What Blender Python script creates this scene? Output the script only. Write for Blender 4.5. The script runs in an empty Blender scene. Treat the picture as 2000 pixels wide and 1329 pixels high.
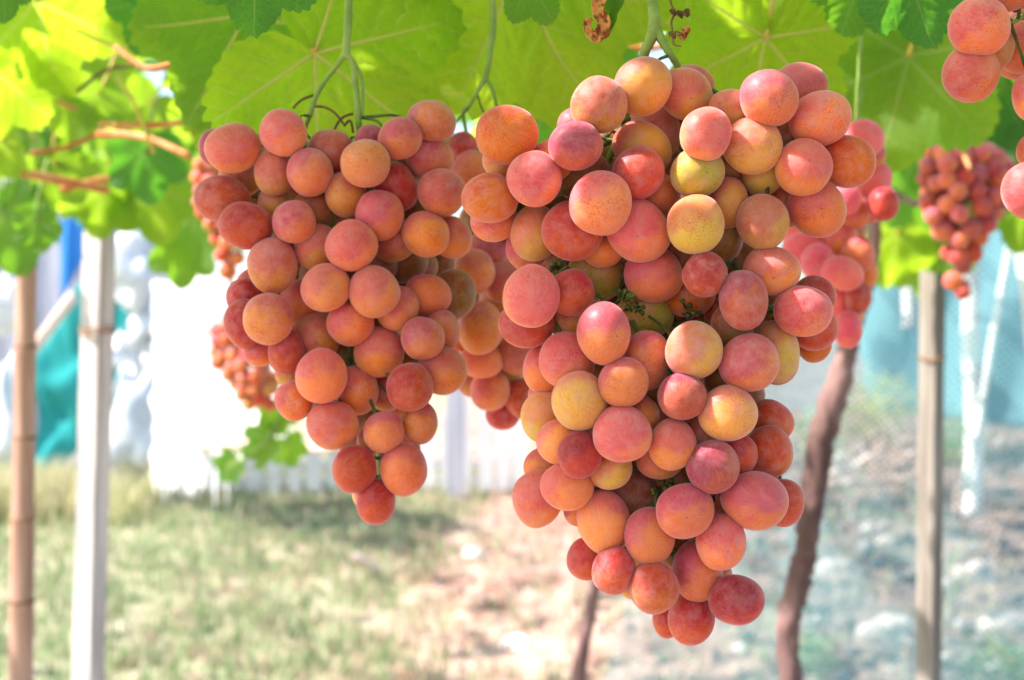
import bpy, math, random
from mathutils import Vector, Matrix, noise
R = math.radians
rnd = random.Random(7)
scene = bpy.context.scene
COL = scene.collection

# ------------------------------------------------------------------ camera
FPX = 2778.0            # focal length in pixels of the 2000 px wide photograph (50 mm on 36 mm)
CZ = 1.35               # camera height
cam_d = bpy.data.cameras.new('camera')
cam = bpy.data.objects.new('camera', cam_d); COL.objects.link(cam)
cam.location = (0, 0, CZ); cam.rotation_euler = (R(90), 0, 0)
cam_d.lens = 50; cam_d.sensor_width = 36; cam_d.clip_start = 0.02; cam_d.clip_end = 500
cam_d.dof.use_dof = True; cam_d.dof.focus_distance = 0.592; cam_d.dof.aperture_fstop = 10.5
scene.camera = cam
# ------------------------------------------------------------------ sky, sun, exposure
to_sun = Vector((-0.69, -0.12, 0.76)).normalized()
world = bpy.data.worlds.new('World'); scene.world = world; world.use_nodes = True
wn = world.node_tree; wn.nodes.clear()
sky = wn.nodes.new('ShaderNodeTexSky'); sky.sky_type = 'NISHITA'; sky.sun_disc = False
sky.sun_elevation = math.asin(to_sun.z); sky.sun_rotation = math.atan2(to_sun.x, to_sun.y)
sky.air_density = 1.0; sky.dust_density = 1.6; sky.ozone_density = 1.0
bg = wn.nodes.new('ShaderNodeBackground'); bg.inputs['Strength'].default_value = 0.15
wo = wn.nodes.new('ShaderNodeOutputWorld')
wn.links.new(sky.outputs[0], bg.inputs[0]); wn.links.new(bg.outputs[0], wo.inputs[0])
sun_d = bpy.data.lights.new('sun', 'SUN'); sun_d.energy = 4.5; sun_d.angle = R(0.6); sun_d.color = (1.0, 0.93, 0.84)
sun = bpy.data.objects.new('sun', sun_d); COL.objects.link(sun)
sun.rotation_euler = to_sun.to_track_quat('Z', 'Y').to_euler()
scene.view_settings.view_transform = 'Standard'; scene.view_settings.look = 'None'
scene.view_settings.gamma = 1; scene.view_settings.use_curve_mapping = False
scene.view_settings.exposure = 1.36
try:
    scene.cycles.max_bounces = 9; scene.cycles.diffuse_bounces = 5; scene.cycles.transmission_bounces = 5
    scene.cycles.transparent_max_bounces = 12; scene.cycles.use_denoising = True
    scene.cycles.sample_clamp_indirect = 6
except Exception: pass

# ------------------------------------------------------------------ helpers
def P(px, py, d):
    """a point of the place that lies d metres in front of the camera along the given sight line"""
    return Vector(((px - 1000) / FPX * d, d, CZ - (py - 664.5) / FPX * d))
def tag(o, label=None, cat=None, group=None, kind=None):
    if label: o['label'] = label
    if cat: o['category'] = cat
    if group: o['group'] = group
    if kind: o['kind'] = kind
    return o
def empty(name, loc, label=None, cat=None, group=None):
    o = bpy.data.objects.new(name, None); COL.objects.link(o); o.location = loc
    o.empty_display_size = 0.05
    return tag(o, label, cat, group)
def put(name, me, parent=None, mat=None):
    """link a mesh object; with a parent, its own transform stays in world terms"""
    o = bpy.data.objects.new(name, me); COL.objects.link(o)
    if mat is not None and not me.materials: me.materials.append(mat)
    if parent is not None:
        o.parent = parent
        l = parent.location.copy()
        pp = parent.parent
        while pp is not None: l += pp.location; pp = pp.parent
        if parent.type == 'EMPTY': o.matrix_parent_inverse = Matrix.Translation(-l)
    return o
def mesh(name, vs, fs, smooth=True, uvs=None):
    me = bpy.data.meshes.new(name); me.from_pydata([tuple(v) for v in vs], [], fs); me.update()
    if smooth: me.polygons.foreach_set('use_smooth', [True] * len(me.polygons))
    if uvs is not None:
        uv = me.uv_layers.new(name='UVMap')
        for l in me.loops: uv.data[l.index].uv = uvs[l.vertex_index]
    return me
def tube_geo(pts, rads, n=10, vs=None, fs=None, cap=True, rough=0.0, seed=0.0):
    vs = [] if vs is None else vs; fs = [] if fs is None else fs
    base = len(vs); up = Vector((0.13, 0.97, 0.2)).normalized(); m = len(pts)
    for i, p in enumerate(pts):
        t = (pts[min(i + 1, m - 1)] - pts[max(i - 1, 0)]).normalized()
        a = t.cross(up)
        if a.length < 0.2: a = t.cross(Vector((1, 0, 0)))
        a.normalize(); b = t.cross(a)
        for k in range(n):
            w = 2 * math.pi * k / n; r = rads[i]
            dirv = a * math.cos(w) + b * math.sin(w)
            if rough: r *= 1 + rough * noise.noise((p + dirv * rads[i]) * (1.1 / max(rads[i], 1e-4)) + Vector((seed, 0, 0)))
            vs.append(p + dirv * r)
    for i in range(m - 1):
        for k in range(n):
            fs.append((base + i*n + k, base + i*n + (k+1) % n, base + (i+1)*n + (k+1) % n, base + (i+1)*n + k))
    if cap:
        fs.append(tuple(base + k for k in range(n))[::-1]); fs.append(tuple(base + (m-1)*n + k for k in range(n)))
    return vs, fs
def smooth_path(pts, rads, k=6):
    out, ro = [], []
    n = len(pts)
    for i in range(n - 1):
        p0, p1, p2, p3 = pts[max(i-1, 0)], pts[i], pts[i+1], pts[min(i+2, n-1)]
        for j in range(k):
            t = j / k
            out.append(0.5 * ((2*p1) + (p2-p0)*t + (2*p0-5*p1+4*p2-p3)*t*t + (3*p1-p0-3*p2+p3)*t**3))
            ro.append(rads[i]*(1-t) + rads[i+1]*t)
    out.append(pts[-1]); ro.append(rads[-1])
    return out, ro
def tube(name, pts, rads, mat, parent, n=10, k=6, rough=0.0, seed=0.0):
    if not isinstance(rads, (list, tuple)): rads = [rads] * len(pts)
    p, r = smooth_path(pts, rads, k)
    vs, fs = tube_geo(p, r, n, rough=rough, seed=seed)
    return put(name, mesh(name, vs, fs), parent, mat)
def box_geo(x0, x1, y0, y1, z0, z1, vs, fs, M=None):
    b = len(vs)
    for z in (z0, z1):
        for x, y in ((x0, y0), (x1, y0), (x1, y1), (x0, y1)):
            v = Vector((x, y, z)); vs.append(M @ v if M else v)
    for f in ((3,2,1,0), (4,5,6,7), (0,1,5,4), (1,2,6,5), (2,3,7,6), (3,0,4,7)): fs.append(tuple(b + i for i in f))

# ------------------------------------------------------------------ materials
class NT:
    def __init__(s, name):
        s.m = bpy.data.materials.new(name); s.m.use_nodes = True; s.t = s.m.node_tree
        s.t.nodes.clear(); s.out = s.t.nodes.new('ShaderNodeOutputMaterial')
    def n(s, kind, **kw):
        nd = s.t.nodes.new(kind)
        for k, v in kw.items():
            if k in nd.inputs: s.set(nd, k, v)
            else: setattr(nd, k, v)
        return nd
    def set(s, nd, k, v):
        if isinstance(v, bpy.types.NodeSocket): s.t.links.new(v, nd.inputs[k])
        else: nd.inputs[k].default_value = v
    def math(s, op, a, b=0.0, c=None, clamp=False):
        nd = s.t.nodes.new('ShaderNodeMath'); nd.operation = op; nd.use_clamp = clamp
        s.set(nd, 0, a); s.set(nd, 1, b)
        if c is not None: s.set(nd, 2, c)
        return nd.outputs[0]
    def ss(s, x, a, b, lo=0.0, hi=1.0):
        nd = s.t.nodes.new('ShaderNodeMapRange'); nd.interpolation_type = 'SMOOTHSTEP'
        s.set(nd, 'Value', x); nd.inputs['From Min'].default_value = a; nd.inputs['From Max'].default_value = b
        nd.inputs['To Min'].default_value = lo; nd.inputs['To Max'].default_value = hi
        return nd.outputs[0]
    def mix(s, f, a, b, mode='MIX'):
        nd = s.t.nodes.new('ShaderNodeMix'); nd.data_type = 'RGBA'; nd.blend_type = mode
        s.set(nd, 0, f)
        for k, v in ((6, a), (7, b)):
            if isinstance(v, bpy.types.NodeSocket): s.t.links.new(v, nd.inputs[k])
            else: nd.inputs[k].default_value = (*v[:3], 1)
        return nd.outputs[2]
    def noise(s, scale, detail=2, rough=0.5, vec=None, w=None, dist=0.0):
        nd = s.t.nodes.new('ShaderNodeTexNoise')
        if w is not None: nd.noise_dimensions = '4D'; s.set(nd, 'W', w)
        nd.inputs['Scale'].default_value = scale; nd.inputs['Detail'].default_value = detail
        nd.inputs['Roughness'].default_value = rough; nd.inputs['Distortion'].default_value = dist
        if vec is not None: s.t.links.new(vec, nd.inputs['Vector'])
        return nd.outputs['Fac']
    def obj(s): return s.t.nodes.new('ShaderNodeTexCoord').outputs['Object']
    def attr(s, name, kind='OBJECT'):
        a = s.t.nodes.new('ShaderNodeAttribute'); a.attribute_name = name; a.attribute_type = kind; return a
    def surf(s, sock): s.t.links.new(sock, s.out.inputs['Surface']); return s.m

def simple(name, c1, c2, scale=8.0, rough=0.7, detail=4, bump=0.2, stretch=None, spec=0.3, lo=0.35, hi=0.65, bdist=0.01):
    N = NT(name); v = N.obj()
    if stretch:
        mp = N.n('ShaderNodeMapping'); N.t.links.new(v, mp.inputs[0]); mp.inputs['Scale'].default_value = stretch; v = mp.outputs[0]
    f = N.noise(scale, detail, 0.6, v)
    col = N.mix(N.ss(f, lo, hi), c1, c2)
    b = N.n('ShaderNodeBsdfPrincipled', Roughness=rough); N.set(b, 'Base Color', col); b.inputs['Specular IOR Level'].default_value = spec
    if bump:
        bp = N.n('ShaderNodeBump'); bp.inputs['Strength'].default_value = bump; bp.inputs['Distance'].default_value = bdist
        N.set(bp, 'Height', f); N.t.links.new(bp.outputs[0], b.inputs['Normal'])
    return N.surf(b.outputs[0])

def grape_material():
    N = NT('grape_skin')
    v = N.obj()
    rd = N.n('ShaderNodeObjectInfo').outputs['Random']
    w = N.math('MULTIPLY', rd, 91.0)
    ca, cb = N.attr('ca').outputs['Vector'], N.attr('cb').outputs['Vector']
    # blush and painted sky light on one side, broken up by soft clouds
    grad = N.n('ShaderNodeVectorMath', operation='DOT_PRODUCT'); N.t.links.new(v, grad.inputs[0])
    N.t.links.new(N.attr('side').outputs['Vector'], grad.inputs[1])
    g = N.math('ADD', N.math('MULTIPLY', grad.outputs['Value'], 0.62), N.noise(1.5, 3, 0.5, v, w))
    col = N.mix(N.ss(g, 0.34, 0.80), ca, cb)
    # fine fibres that run to the flower scar at the tip
    sp = N.n('ShaderNodeSeparateXYZ'); N.t.links.new(v, sp.inputs[0])
    ang = N.math('ARCTAN2', sp.outputs[1], sp.outputs[0])
    cmb = N.n('ShaderNodeCombineXYZ'); N.set(cmb, 0, N.math('MULTIPLY', ang, 2.6)); N.set(cmb, 1, N.math('MULTIPLY', sp.outputs[2], 0.9)); N.set(cmb, 2, w)
    fib = N.noise(4.5, 4, 0.65, cmb.outputs[0])
    rxy = N.math('SQRT', N.math('ADD', N.math('MULTIPLY', sp.outputs[0], sp.outputs[0]), N.math('MULTIPLY', sp.outputs[1], sp.outputs[1])))
    fm = N.math('MULTIPLY', N.ss(fib, 0.46, 0.66), N.ss(rxy, 0.06, 0.3, 0, 0.34))
    col = N.mix(fm, col, N.mix(1.0, col, (0.82, 0.62, 0.55), 'MULTIPLY'))
    lite = N.math('MULTIPLY', N.ss(fib, 0.52, 0.34), 0.07)
    col = N.mix(lite, col, (0.86, 0.60, 0.42))
    # small freckles, gathered in patches
    fr = N.noise(17, 3, 0.7, v, w); patch = N.noise(1.4, 2, 0.5, v, N.math('ADD', w, 7.0))
    frm = N.math('MULTIPLY', N.ss(fr, 0.50, 0.62), N.ss(patch, 0.42, 0.58, 0, 0.62))
    frm = N.math('MULTIPLY', frm, N.attr('speck').outputs['Fac'])
    col = N.mix(frm, col, N.mix(1.0, col, (0.60, 0.20, 0.22), 'MULTIPLY'))
    # single pin-prick pores
    vo = N.n('ShaderNodeTexVoronoi', voronoi_dimensions='4D'); N.t.links.new(v, vo.inputs['Vector']); N.set(vo, 'W', w); vo.inputs['Scale'].default_value = 2.1
    dot = N.ss(vo.outputs['Distance'], 0.055, 0.03)
    col = N.mix(N.math('MULTIPLY', dot, N.attr('speck').outputs['Fac']), col, (0.16, 0.07, 0.04))
    # flower scar
    col = N.mix(N.math('MULTIPLY', N.math('MULTIPLY', N.ss(rxy, 0.045, 0.02), N.ss(sp.outputs[2], 0.2, 0.4)), N.attr('scar').outputs['Fac']), col, (0.16, 0.07, 0.04))
    # waxy bloom lies in thin cloudy patches on the skin
    blm = N.math('MULTIPLY', N.ss(N.noise(2.6, 5, 0.6, v, N.math('ADD', w, 3.0)), 0.38, 0.7), N.attr('bloom').outputs['Fac'])
    col = N.mix(N.math('MULTIPLY', blm, 0.7), col, (0.62, 0.33, 0.38))
    b = N.n('ShaderNodeBsdfPrincipled'); N.set(b, 'Base Color', col)
    N.set(b, 'Roughness', N.ss(blm, 0.0, 0.3, 0.42, 0.62)); b.inputs['Specular IOR Level'].default_value = 0.28
    b.inputs['Subsurface Weight'].default_value = 0.88; b.inputs['Subsurface Radius'].default_value = (1.0, 0.36, 0.14)
    b.inputs['Subsurface Scale'].default_value = 0.0085
    b.inputs['Sheen Weight'].default_value = 0.42; b.inputs['Sheen Roughness'].default_value = 0.4; b.inputs['Sheen Tint'].default_value = (1.0, 0.66, 0.88, 1)
    bp = N.n('ShaderNodeBump'); bp.inputs['Strength'].default_value = 0.12; bp.inputs['Distance'].default_value = 0.0006
    N.set(bp, 'Height', N.noise(9, 4, 0.6, v, w)); N.t.links.new(bp.outputs[0], b.inputs['Normal'])
    return N.surf(b.outputs[0])

def leaf_material(name, kind):
    """uv = (distance along the nearest main vein, distance from it), both in leaf lengths"""
    N = NT(name)
    tint = N.attr('tint', kind).outputs['Fac']
    uv = N.n('ShaderNodeTexCoord').outputs['UV']
    sp = N.n('ShaderNodeSeparateXYZ'); N.t.links.new(uv, sp.inputs[0]); al, pe = sp.outputs[0], sp.outputs[1]
    main = N.ss(N.math('SUBTRACT', pe, N.math('MULTIPLY', N.math('SUBTRACT', 1.0, al), 0.012)), 0.009, 0.001)
    wob = N.math('MULTIPLY', N.noise(14, 2, 0.5, N.obj()), 0.10)
    ph = N.math('FRACT', N.math('MULTIPLY', N.math('ADD', wob, N.math('SUBTRACT', al, N.math('MULTIPLY', pe, 0.8))), 6.5))
    sec = N.math('MULTIPLY', N.ss(N.math('ABSOLUTE', N.math('SUBTRACT', ph, 0.5)), 0.07, 0.015), N.ss(pe, .30, .12))
    ob = N.obj()
    vor = N.n('ShaderNodeTexVoronoi', feature='DISTANCE_TO_EDGE'); vor.inputs['Scale'].default_value = 190 if kind == 'OBJECT' else 60
    N.t.links.new(ob, vor.inputs['Vector'])
    ter = N.ss(vor.outputs['Distance'], 0.09, 0.0, 0, 0.5)
    vein = N.math('MAXIMUM', main, N.math('MAXIMUM', N.math('MULTIPLY', sec, 0.6), N.math('MULTIPLY', ter, 0.45)))
    cl = N.noise(26, 4, 0.6, ob)
    tr = N.mix(tint, (0.48, 0.76, 0.02), (0.08, 0.36, 0.02))
    tr = N.mix(N.ss(cl, 0.3, 0.7, 0.0, 0.5), tr, N.mix(tint, (0.76, 0.86, 0.04), (0.20, 0.50, 0.03)))
    tr = N.mix(N.math('MULTIPLY', vein, 0.6), tr, N.mix(tint, (0.78, 0.72, 0.20), (0.32, 0.50, 0.14)))
    re = N.mix(tint, (0.12, 0.22, 0.015), (0.06, 0.18, 0.10))
    re = N.mix(N.math('MULTIPLY', vein, 0.5), re, (0.30, 0.36, 0.14))
    # brown blotches of age
    old = N.ss(N.noise(11, 4, 0.65, ob), 0.70, 0.76)
    tr = N.mix(old, tr, (0.25, 0.09, 0.02)); re = N.mix(old, re, (0.22, 0.10, 0.04))
    b = N.n('ShaderNodeBsdfPrincipled', Roughness=0.48); N.set(b, 'Base Color', re); b.inputs['Specular IOR Level'].default_value = 0.35
    tl = N.n('ShaderNodeBsdfTranslucent'); N.set(tl, 'Color', tr)
    bp = N.n('ShaderNodeBump'); bp.inputs['Strength'].default_value = 0.5; bp.inputs['Distance'].default_value = 0.002; N.set(bp, 'Height', N.math('SUBTRACT', cl, vein))
    N.t.links.new(bp.outputs[0], b.inputs['Normal']); N.t.links.new(bp.outputs[0], tl.inputs['Normal'])
    mx = N.n('ShaderNodeMixShader'); mx.inputs[0].default_value = 0.68
    N.t.links.new(b.outputs[0], mx.inputs[1]); N.t.links.new(tl.outputs[0], mx.inputs[2])
    return N.surf(mx.outputs[0])

M = {}
M['grape'] = grape_material()
M['leaf'] = leaf_material('vine_leaf', 'OBJECT')
M['foliage'] = leaf_material('canopy_leaf', 'GEOMETRY')
M['stem'] = simple('green_stem', (0.20, 0.30, 0.06), (0.32, 0.42, 0.11), 60, 0.5, bump=0.2, bdist=0.001)
M['darkstem'] = simple('dark_stem', (0.05, 0.07, 0.02), (0.13, 0.17, 0.04), 90, 0.6, bump=0.4, bdist=0.001)
M['tendril'] = simple('brown_tendril', (0.13, 0.07, 0.03), (0.24, 0.15, 0.06), 80, 0.6, bump=0.3, bdist=0.001)
M['petiole'] = simple('yellow_petiole', (0.62, 0.50, 0.08), (0.70, 0.42, 0.12), 30, 0.5, bump=0.1, bdist=0.001)
M['vein'] = simple('leaf_vein', (0.55, 0.52, 0.12), (0.62, 0.60, 0.16), 30, 0.5, bump=0.0)
M['cane'] = simple('vine_cane', (0.52, 0.15, 0.04), (0.66, 0.32, 0.14), 22, 0.6, bump=0.3, bdist=0.003)
M['dry'] = simple('dry_leaf', (0.22, 0.04, 0.015), (0.62, 0.28, 0.08), 260, 0.7, bump=1.0, bdist=0.001, lo=0.40, hi=0.54)
M['bark'] = simple('vine_bark', (0.10, 0.052, 0.052), (0.26, 0.15, 0.15), 26, 0.85, bump=0.9, stretch=(1, 1, 0.25), bdist=0.006)
M['bamboo'] = simple('bamboo_skin', (0.34, 0.18, 0.14), (0.54, 0.32, 0.26), 16, 0.5, bump=0.1, stretch=(3, 3, 0.3))
M['node'] = simple('bamboo_node', (0.16, 0.08, 0.05), (0.30, 0.17, 0.11), 30, 0.7)
M['timber'] = simple('weathered_timber', (0.40, 0.35, 0.37), (0.72, 0.66, 0.69), 14, 0.8, bump=0.5, stretch=(4, 4, 0.22), bdist=0.004)
M['timber_brown'] = simple('brown_timber', (0.17, 0.14, 0.125), (0.34, 0.30, 0.275), 14, 0.8, bump=0.5, stretch=(4, 4, 0.22), bdist=0.004)
def cloth_mat(name, c, tr=.55):
    N = NT(name); v = N.obj(); k = N.mix(N.ss(N.noise(3, 4, .6, v), .35, .65), c, [x * .9 for x in c])
    df = N.n('ShaderNodeBsdfDiffuse', Roughness=.6); N.set(df, 'Color', k); tl = N.n('ShaderNodeBsdfTranslucent'); N.set(tl, 'Color', k)
    m = N.n('ShaderNodeMixShader'); m.inputs[0].default_value = tr
    N.t.links.new(df.outputs[0], m.inputs[1]); N.t.links.new(tl.outputs[0], m.inputs[2]); return N.surf(m.outputs[0])
M['white'] = cloth_mat('white_plastic', (0.9, 0.9, 0.91), .12)
M['whitepaint'] = simple('white_paint', (0.78, 0.76, 0.76), (0.86, 0.85, 0.85), 9, 0.6)
M['teal'] = cloth_mat('teal_tarp', (0.06, 0.46, 0.46), .25)
M['teal_cloth'] = cloth_mat('teal_cloth', (0.30, 0.56, 0.62), .4)
M['blue'] = cloth_mat('blue_tarp', (0.10, 0.42, 0.90), .3)
M['grey'] = simple('grey_board', (0.42, 0.42, 0.50), (0.58, 0.57, 0.64), 5, 0.8, stretch=(3, 3, 0.3))
M['sack'] = simple('pale_plastic', (0.55, 0.60, 0.68), (0.80, 0.82, 0.86), 4, 0.4, bump=0.5, bdist=0.05)
M['log'] = simple('pale_log', (0.55, 0.40, 0.34), (0.72, 0.56, 0.50), 8, 0.8, stretch=(0.4, 3, 3))
M['stone'] = simple('stone', (0.32, 0.28, 0.27), (0.50, 0.43, 0.40), 9, 0.9)

# ------------------------------------------------------------------ the ground
def gz(x, y):
    t = min(1.0, max(0.0, (x - .2) / 1.3)); k = 0.072 + 0.068 * t * t * (3 - 2 * t)      # the bank is steeper at right
    s = max(0.0, min(y, 9.5) - 4.0) * k
    if y > 9.5: s += (y - 9.5) * 0.03
    return s + 0.035 * noise.noise(Vector((x * 0.8, y * 0.8, 0))) + 0.02 * noise.noise(Vector((x * 3, y * 3, 4)))
def ground():
    vs, fs = [], []
    xs = [-400, -120, -40, -15, -8] + [-6 + 12 * i / 90 for i in range(91)] + [8, 15, 40, 120, 400]
    ys = [-400, -60, -12, -3, -1] + [0 + 12 * i / 90 for i in range(91)] + [14, 20, 40, 120, 400]
    for y in ys:
        for x in xs: vs.append((x, y, gz(x, min(y, 30))))
    w = len(xs)
    for j in range(len(ys) - 1):
        for i in range(w - 1): fs.append((j*w+i, j*w+i+1, (j+1)*w+i+1, (j+1)*w+i))
    N = NT('bare_soil'); v = N.n('ShaderNodeNewGeometry').outputs['Position']
    c = N.mix(N.ss(N.noise(2.2, 6, 0.65, v), 0.36, 0.62), (0.28, 0.155, 0.12), (0.48, 0.33, 0.265))
    c = N.mix(N.ss(N.noise(9, 4, 0.7, v), 0.52, 0.66), c, (0.58, 0.45, 0.37))
    sp = N.n('ShaderNodeSeparateXYZ'); N.t.links.new(v, sp.inputs[0])
    side = N.math('ADD', sp.outputs[0], N.math('MULTIPLY', N.noise(0.9, 4, 0.6, v), 2.6))
    c = N.mix(N.ss(side, 1.3, 0.2, 0, 0.75), c, N.mix(N.ss(N.noise(5, 4, 0.7, v), 0.4, 0.6), (0.16, 0.25, 0.11), (0.42, 0.40, 0.28)))
    c = N.mix(N.ss(side, 1.5, 2.5, 0, 0.85), c, N.mix(N.ss(N.noise(7, 4, 0.7, v), 0.4, 0.62), (0.05, 0.05, 0.06), (0.26, 0.20, 0.18)))
    b = N.n('ShaderNodeBsdfPrincipled', Roughness=0.95); N.set(b, 'Base Color', c); b.inputs['Specular IOR Level'].default_value = 0.1
    return tag(put('ground', mesh('ground', vs, fs), None, N.surf(b.outputs[0])), kind='structure')
ground()

def blades(name, count, area, dens, hmin, hmax, mat):
    vs, fs, cols = [], [], []
    r = random.Random(name)
    n = 0
    while n < count:
        x = r.uniform(area[0], area[1]); y = r.uniform(area[2], area[3])
        if r.random() > dens(x, y): continue
        for _ in range(5):
            bx, by = x + r.gauss(0, .03), y + r.gauss(0, .03)
            a = r.uniform(0, 6.28); h = r.uniform(hmin, hmax); w = r.uniform(.003, .007); ln = r.uniform(.1, .8) * h
            z = gz(bx, by) - .01; d = Vector((math.cos(a), math.sin(a), 0)); s = Vector((-d.y, d.x, 0)) * w
            p0 = Vector((bx, by, z)); p1 = p0 + d * ln * .35 + Vector((0, 0, h * .6)); p2 = p0 + d * ln + Vector((0, 0, h))
            b = len(vs); vs += [p0 - s, p0 + s, p1 - s * .8, p1 + s * .8, p2]
            fs += [(b, b+1, b+3, b+2), (b+2, b+3, b+4)]
            c = r.random(); cols += [c] * 5
            n += 1
    me = mesh(name, vs, fs); at = me.attributes.new('tint', 'FLOAT', 'POINT'); at.data.foreach_set('value', cols)
    return put(name, me, None, mat)
def blade_mat(name, c0, c1, c2):
    N = NT(name); t = N.attr('tint', 'GEOMETRY').outputs['Fac']
    c = N.mix(N.ss(t, 0.0, 0.5), c0, c1); c = N.mix(N.ss(t, 0.5, 1.0), c, c2)
    b = N.n('ShaderNodeBsdfPrincipled', Roughness=0.7); N.set(b, 'Base Color', c)
    tl = N.n('ShaderNodeBsdfTranslucent'); N.set(tl, 'Color', c)
    mx = N.n('ShaderNodeMixShader'); mx.inputs[0].default_value = 0.35
    N.t.links.new(b.outputs[0], mx.inputs[1]); N.t.links.new(tl.outputs[0], mx.inputs[2]); return N.surf(mx.outputs[0])
tag(blades('grass', 30000, (-4.2, 2.2, 4.2, 10.2), lambda x, y: 1.0 if x < -0.3 + 0.5 * noise.noise(Vector((y, x, 0))) else 0.16, .03, .11,
           blade_mat('grass_blade', (0.17, 0.30, 0.11), (0.34, 0.39, 0.20), (0.58, 0.48, 0.37))), kind='stuff')
tag(blades('tall_grass', 5200, (-4.2, -2.15, 8.0, 8.85), lambda x, y: 1 if x < -2.7 else .35, .12, .36,
           blade_mat('tall_grass_blade', (0.34, 0.42, 0.16), (0.62, 0.58, 0.34), (0.72, 0.62, 0.46))), kind='stuff')
tag(blades('dry_straw', 15000, (-1.5, 4.5, 4.2, 10.5), lambda x, y: .9, .02, .09,
           blade_mat('straw_blade', (0.46, 0.30, 0.22), (0.60, 0.44, 0.34), (0.30, 0.20, 0.15))), kind='stuff')

# ------------------------------------------------------------------ things at the back of the plot
def sheet(name, corners, nu, nv, fold, mat, parent=None, fu=3.0, fv=1.0, thick=0.004, seed=0.0, ragged=0.0):
    """a hanging cloth: corners are top-left, top-right, bottom-right, bottom-left; it has folds and thickness"""
    tl, tr, br, bl = corners; vs, fs = [], []
    nrm = (tr - tl).cross(bl - tl).normalized()
    for s in (0, 1):
        for j in range(nv + 1):
            for i in range(nu + 1):
                u, v = i / nu, j / nv
                p = (tl * (1-u) + tr * u) * (1-v) + (bl * (1-u) + br * u) * v
                f = math.sin(u * fu * 6.28 + 2.4 * noise.noise(Vector((u * 3, v * 2, seed))) + v * fv * 6.28) * 0.6 + noise.noise(Vector((u * fu * 1.7, v * fv * 2, seed + 5)))
                p = p + nrm * (fold * f + s * thick)
                if ragged and j == 0: p.z += ragged * noise.noise(Vector((u * 9, 0, seed)))
                if ragged and j >= nv - 3: p.z += ragged * (j - nv + 4) * .45 * (.6 + noise.noise(Vector((u * 17, 3, seed))) * 1.6)
                if ragged and i in (0, nu): p.x += ragged * .5 * noise.noise(Vector((v * 12, i, seed)))
                vs.append(p)
    w = nu + 1; o = w * (nv + 1)
    for j in range(nv):
        for i in range(nu):
            q = (j*w+i, j*w+i+1, (j+1)*w+i+1, (j+1)*w+i); fs.append(q)
            if thick: fs.append(tuple(o + k for k in q[::-1]))
    if not thick: return put(name, mesh(name, vs[:o], fs), parent, mat)
    for i in range(nu): fs.append((i+1, i, o+i, o+i+1)); k = nv*w+i; fs.append((k, k+1, o+k+1, o+k))
    for j in range(nv): fs.append((j*w, (j+1)*w, o+(j+1)*w, o+j*w)); k = j*w+nu; fs.append((k+w, k, o+k, o+k+w))
    return put(name, mesh(name, vs, fs), parent, mat)
D = 9.0
def base_z(px, d): return gz((px - 1000) / FPX * d, d)
def P0(px, d): p = P(px, 700, d); p.z = gz(p.x, d) - .02; return p
# boards of the shed behind the tarps
shed = empty('board_wall', P0(120, D + 1), 'lavender grey board wall behind the teal tarp at the far left', 'wall')
px = -130
while px < 330:
    w = rnd.uniform(26, 34); vs, fs = [], []
    a, b = P(px, 300, D + .9), P(px + w - 2, 300, D + .9)
    dy = rnd.uniform(0, .03)
    box_geo(a.x, b.x, a.y + dy, a.y + dy + .03, base_z(px, D + 1) - .03, P(px, 250 + rnd.uniform(-25, 25), D + 1).z, vs, fs)
    put('board', mesh('board', vs, fs, False), shed, M['grey']); px += w
t = sheet('blue_tarp', (P(116, 380, D + .5), P(172, 380, D + .5), P(166, 500, D + .5), P(118, 590, D + .5)), 16, 12, .02, M['blue'], None, 2, .3)
tag(t, 'narrow bright blue tarp hanging between bamboo pole and timber post', 'tarp')
t = sheet('blue_tarp', (P(190, 380, D + .6), P(420, 360, D + .6), P(400, 500, D + .6), P(212, 520, D + .6)), 24, 12, .03, M['blue'], None, 3, .3, ragged=.05)
tag(t, 'wide bright blue tarp strip just under the vine leaves at left', 'tarp')
t = sheet('teal_tarp', (P(64, 700, D), P(190, 525, D), P(204, 810, D - .1), P(58, 965, D - .3)), 30, 24, .08, M['teal'], None, 1.2, -1.6, seed=2)
tag(t, 'teal tarp with slanting folds between bamboo pole and pale post', 'tarp')
t = sheet('teal_tarp', (P(214, 560, D + .2), P(268, 600, D + .2), P(262, 960, D + .2), P(212, 960, D)), 14, 14, .04, M['teal'], None, 1.3, .8, seed=8)
tag(t, 'dark teal tarp corner showing right of the pale timber post', 'tarp')
t = tube('wooden_pole', [P(60, 690, D - .25), P(145, 575, D - .2)], .035, M['log'], None, 8)
tag(t, 'short pale pole slanting over the top of the teal tarp', 'pole')
def lump(name, c, rx, ry, rz, mat, label, cat, group=None, seed=0, amp=.35, parent=None):
    vs, fs = [], []; n, m = 22, 14
    for j in range(m + 1):
        t = math.pi * j / m
        for i in range(n):
            a = 2 * math.pi * i / n; d = Vector((math.sin(t) * math.cos(a), math.sin(t) * math.sin(a), math.cos(t)))
            k = 1 + amp * noise.noise(d * 1.6 + Vector((seed, 0, 0))) + amp * .5 * noise.noise(d * 4 + Vector((seed, 3, 0)))
            vs.append(c + Vector((d.x * rx, d.y * ry, d.z * rz)) * k)
    for j in range(m):
        for i in range(n): fs.append((j*n+i, j*n+(i+1) % n, (j+1)*n+(i+1) % n, (j+1)*n+i)[::-1])
    o = put(name, mesh(name, vs, fs), parent, mat)
    if label: tag(o, label, cat, group)
    return o
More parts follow.
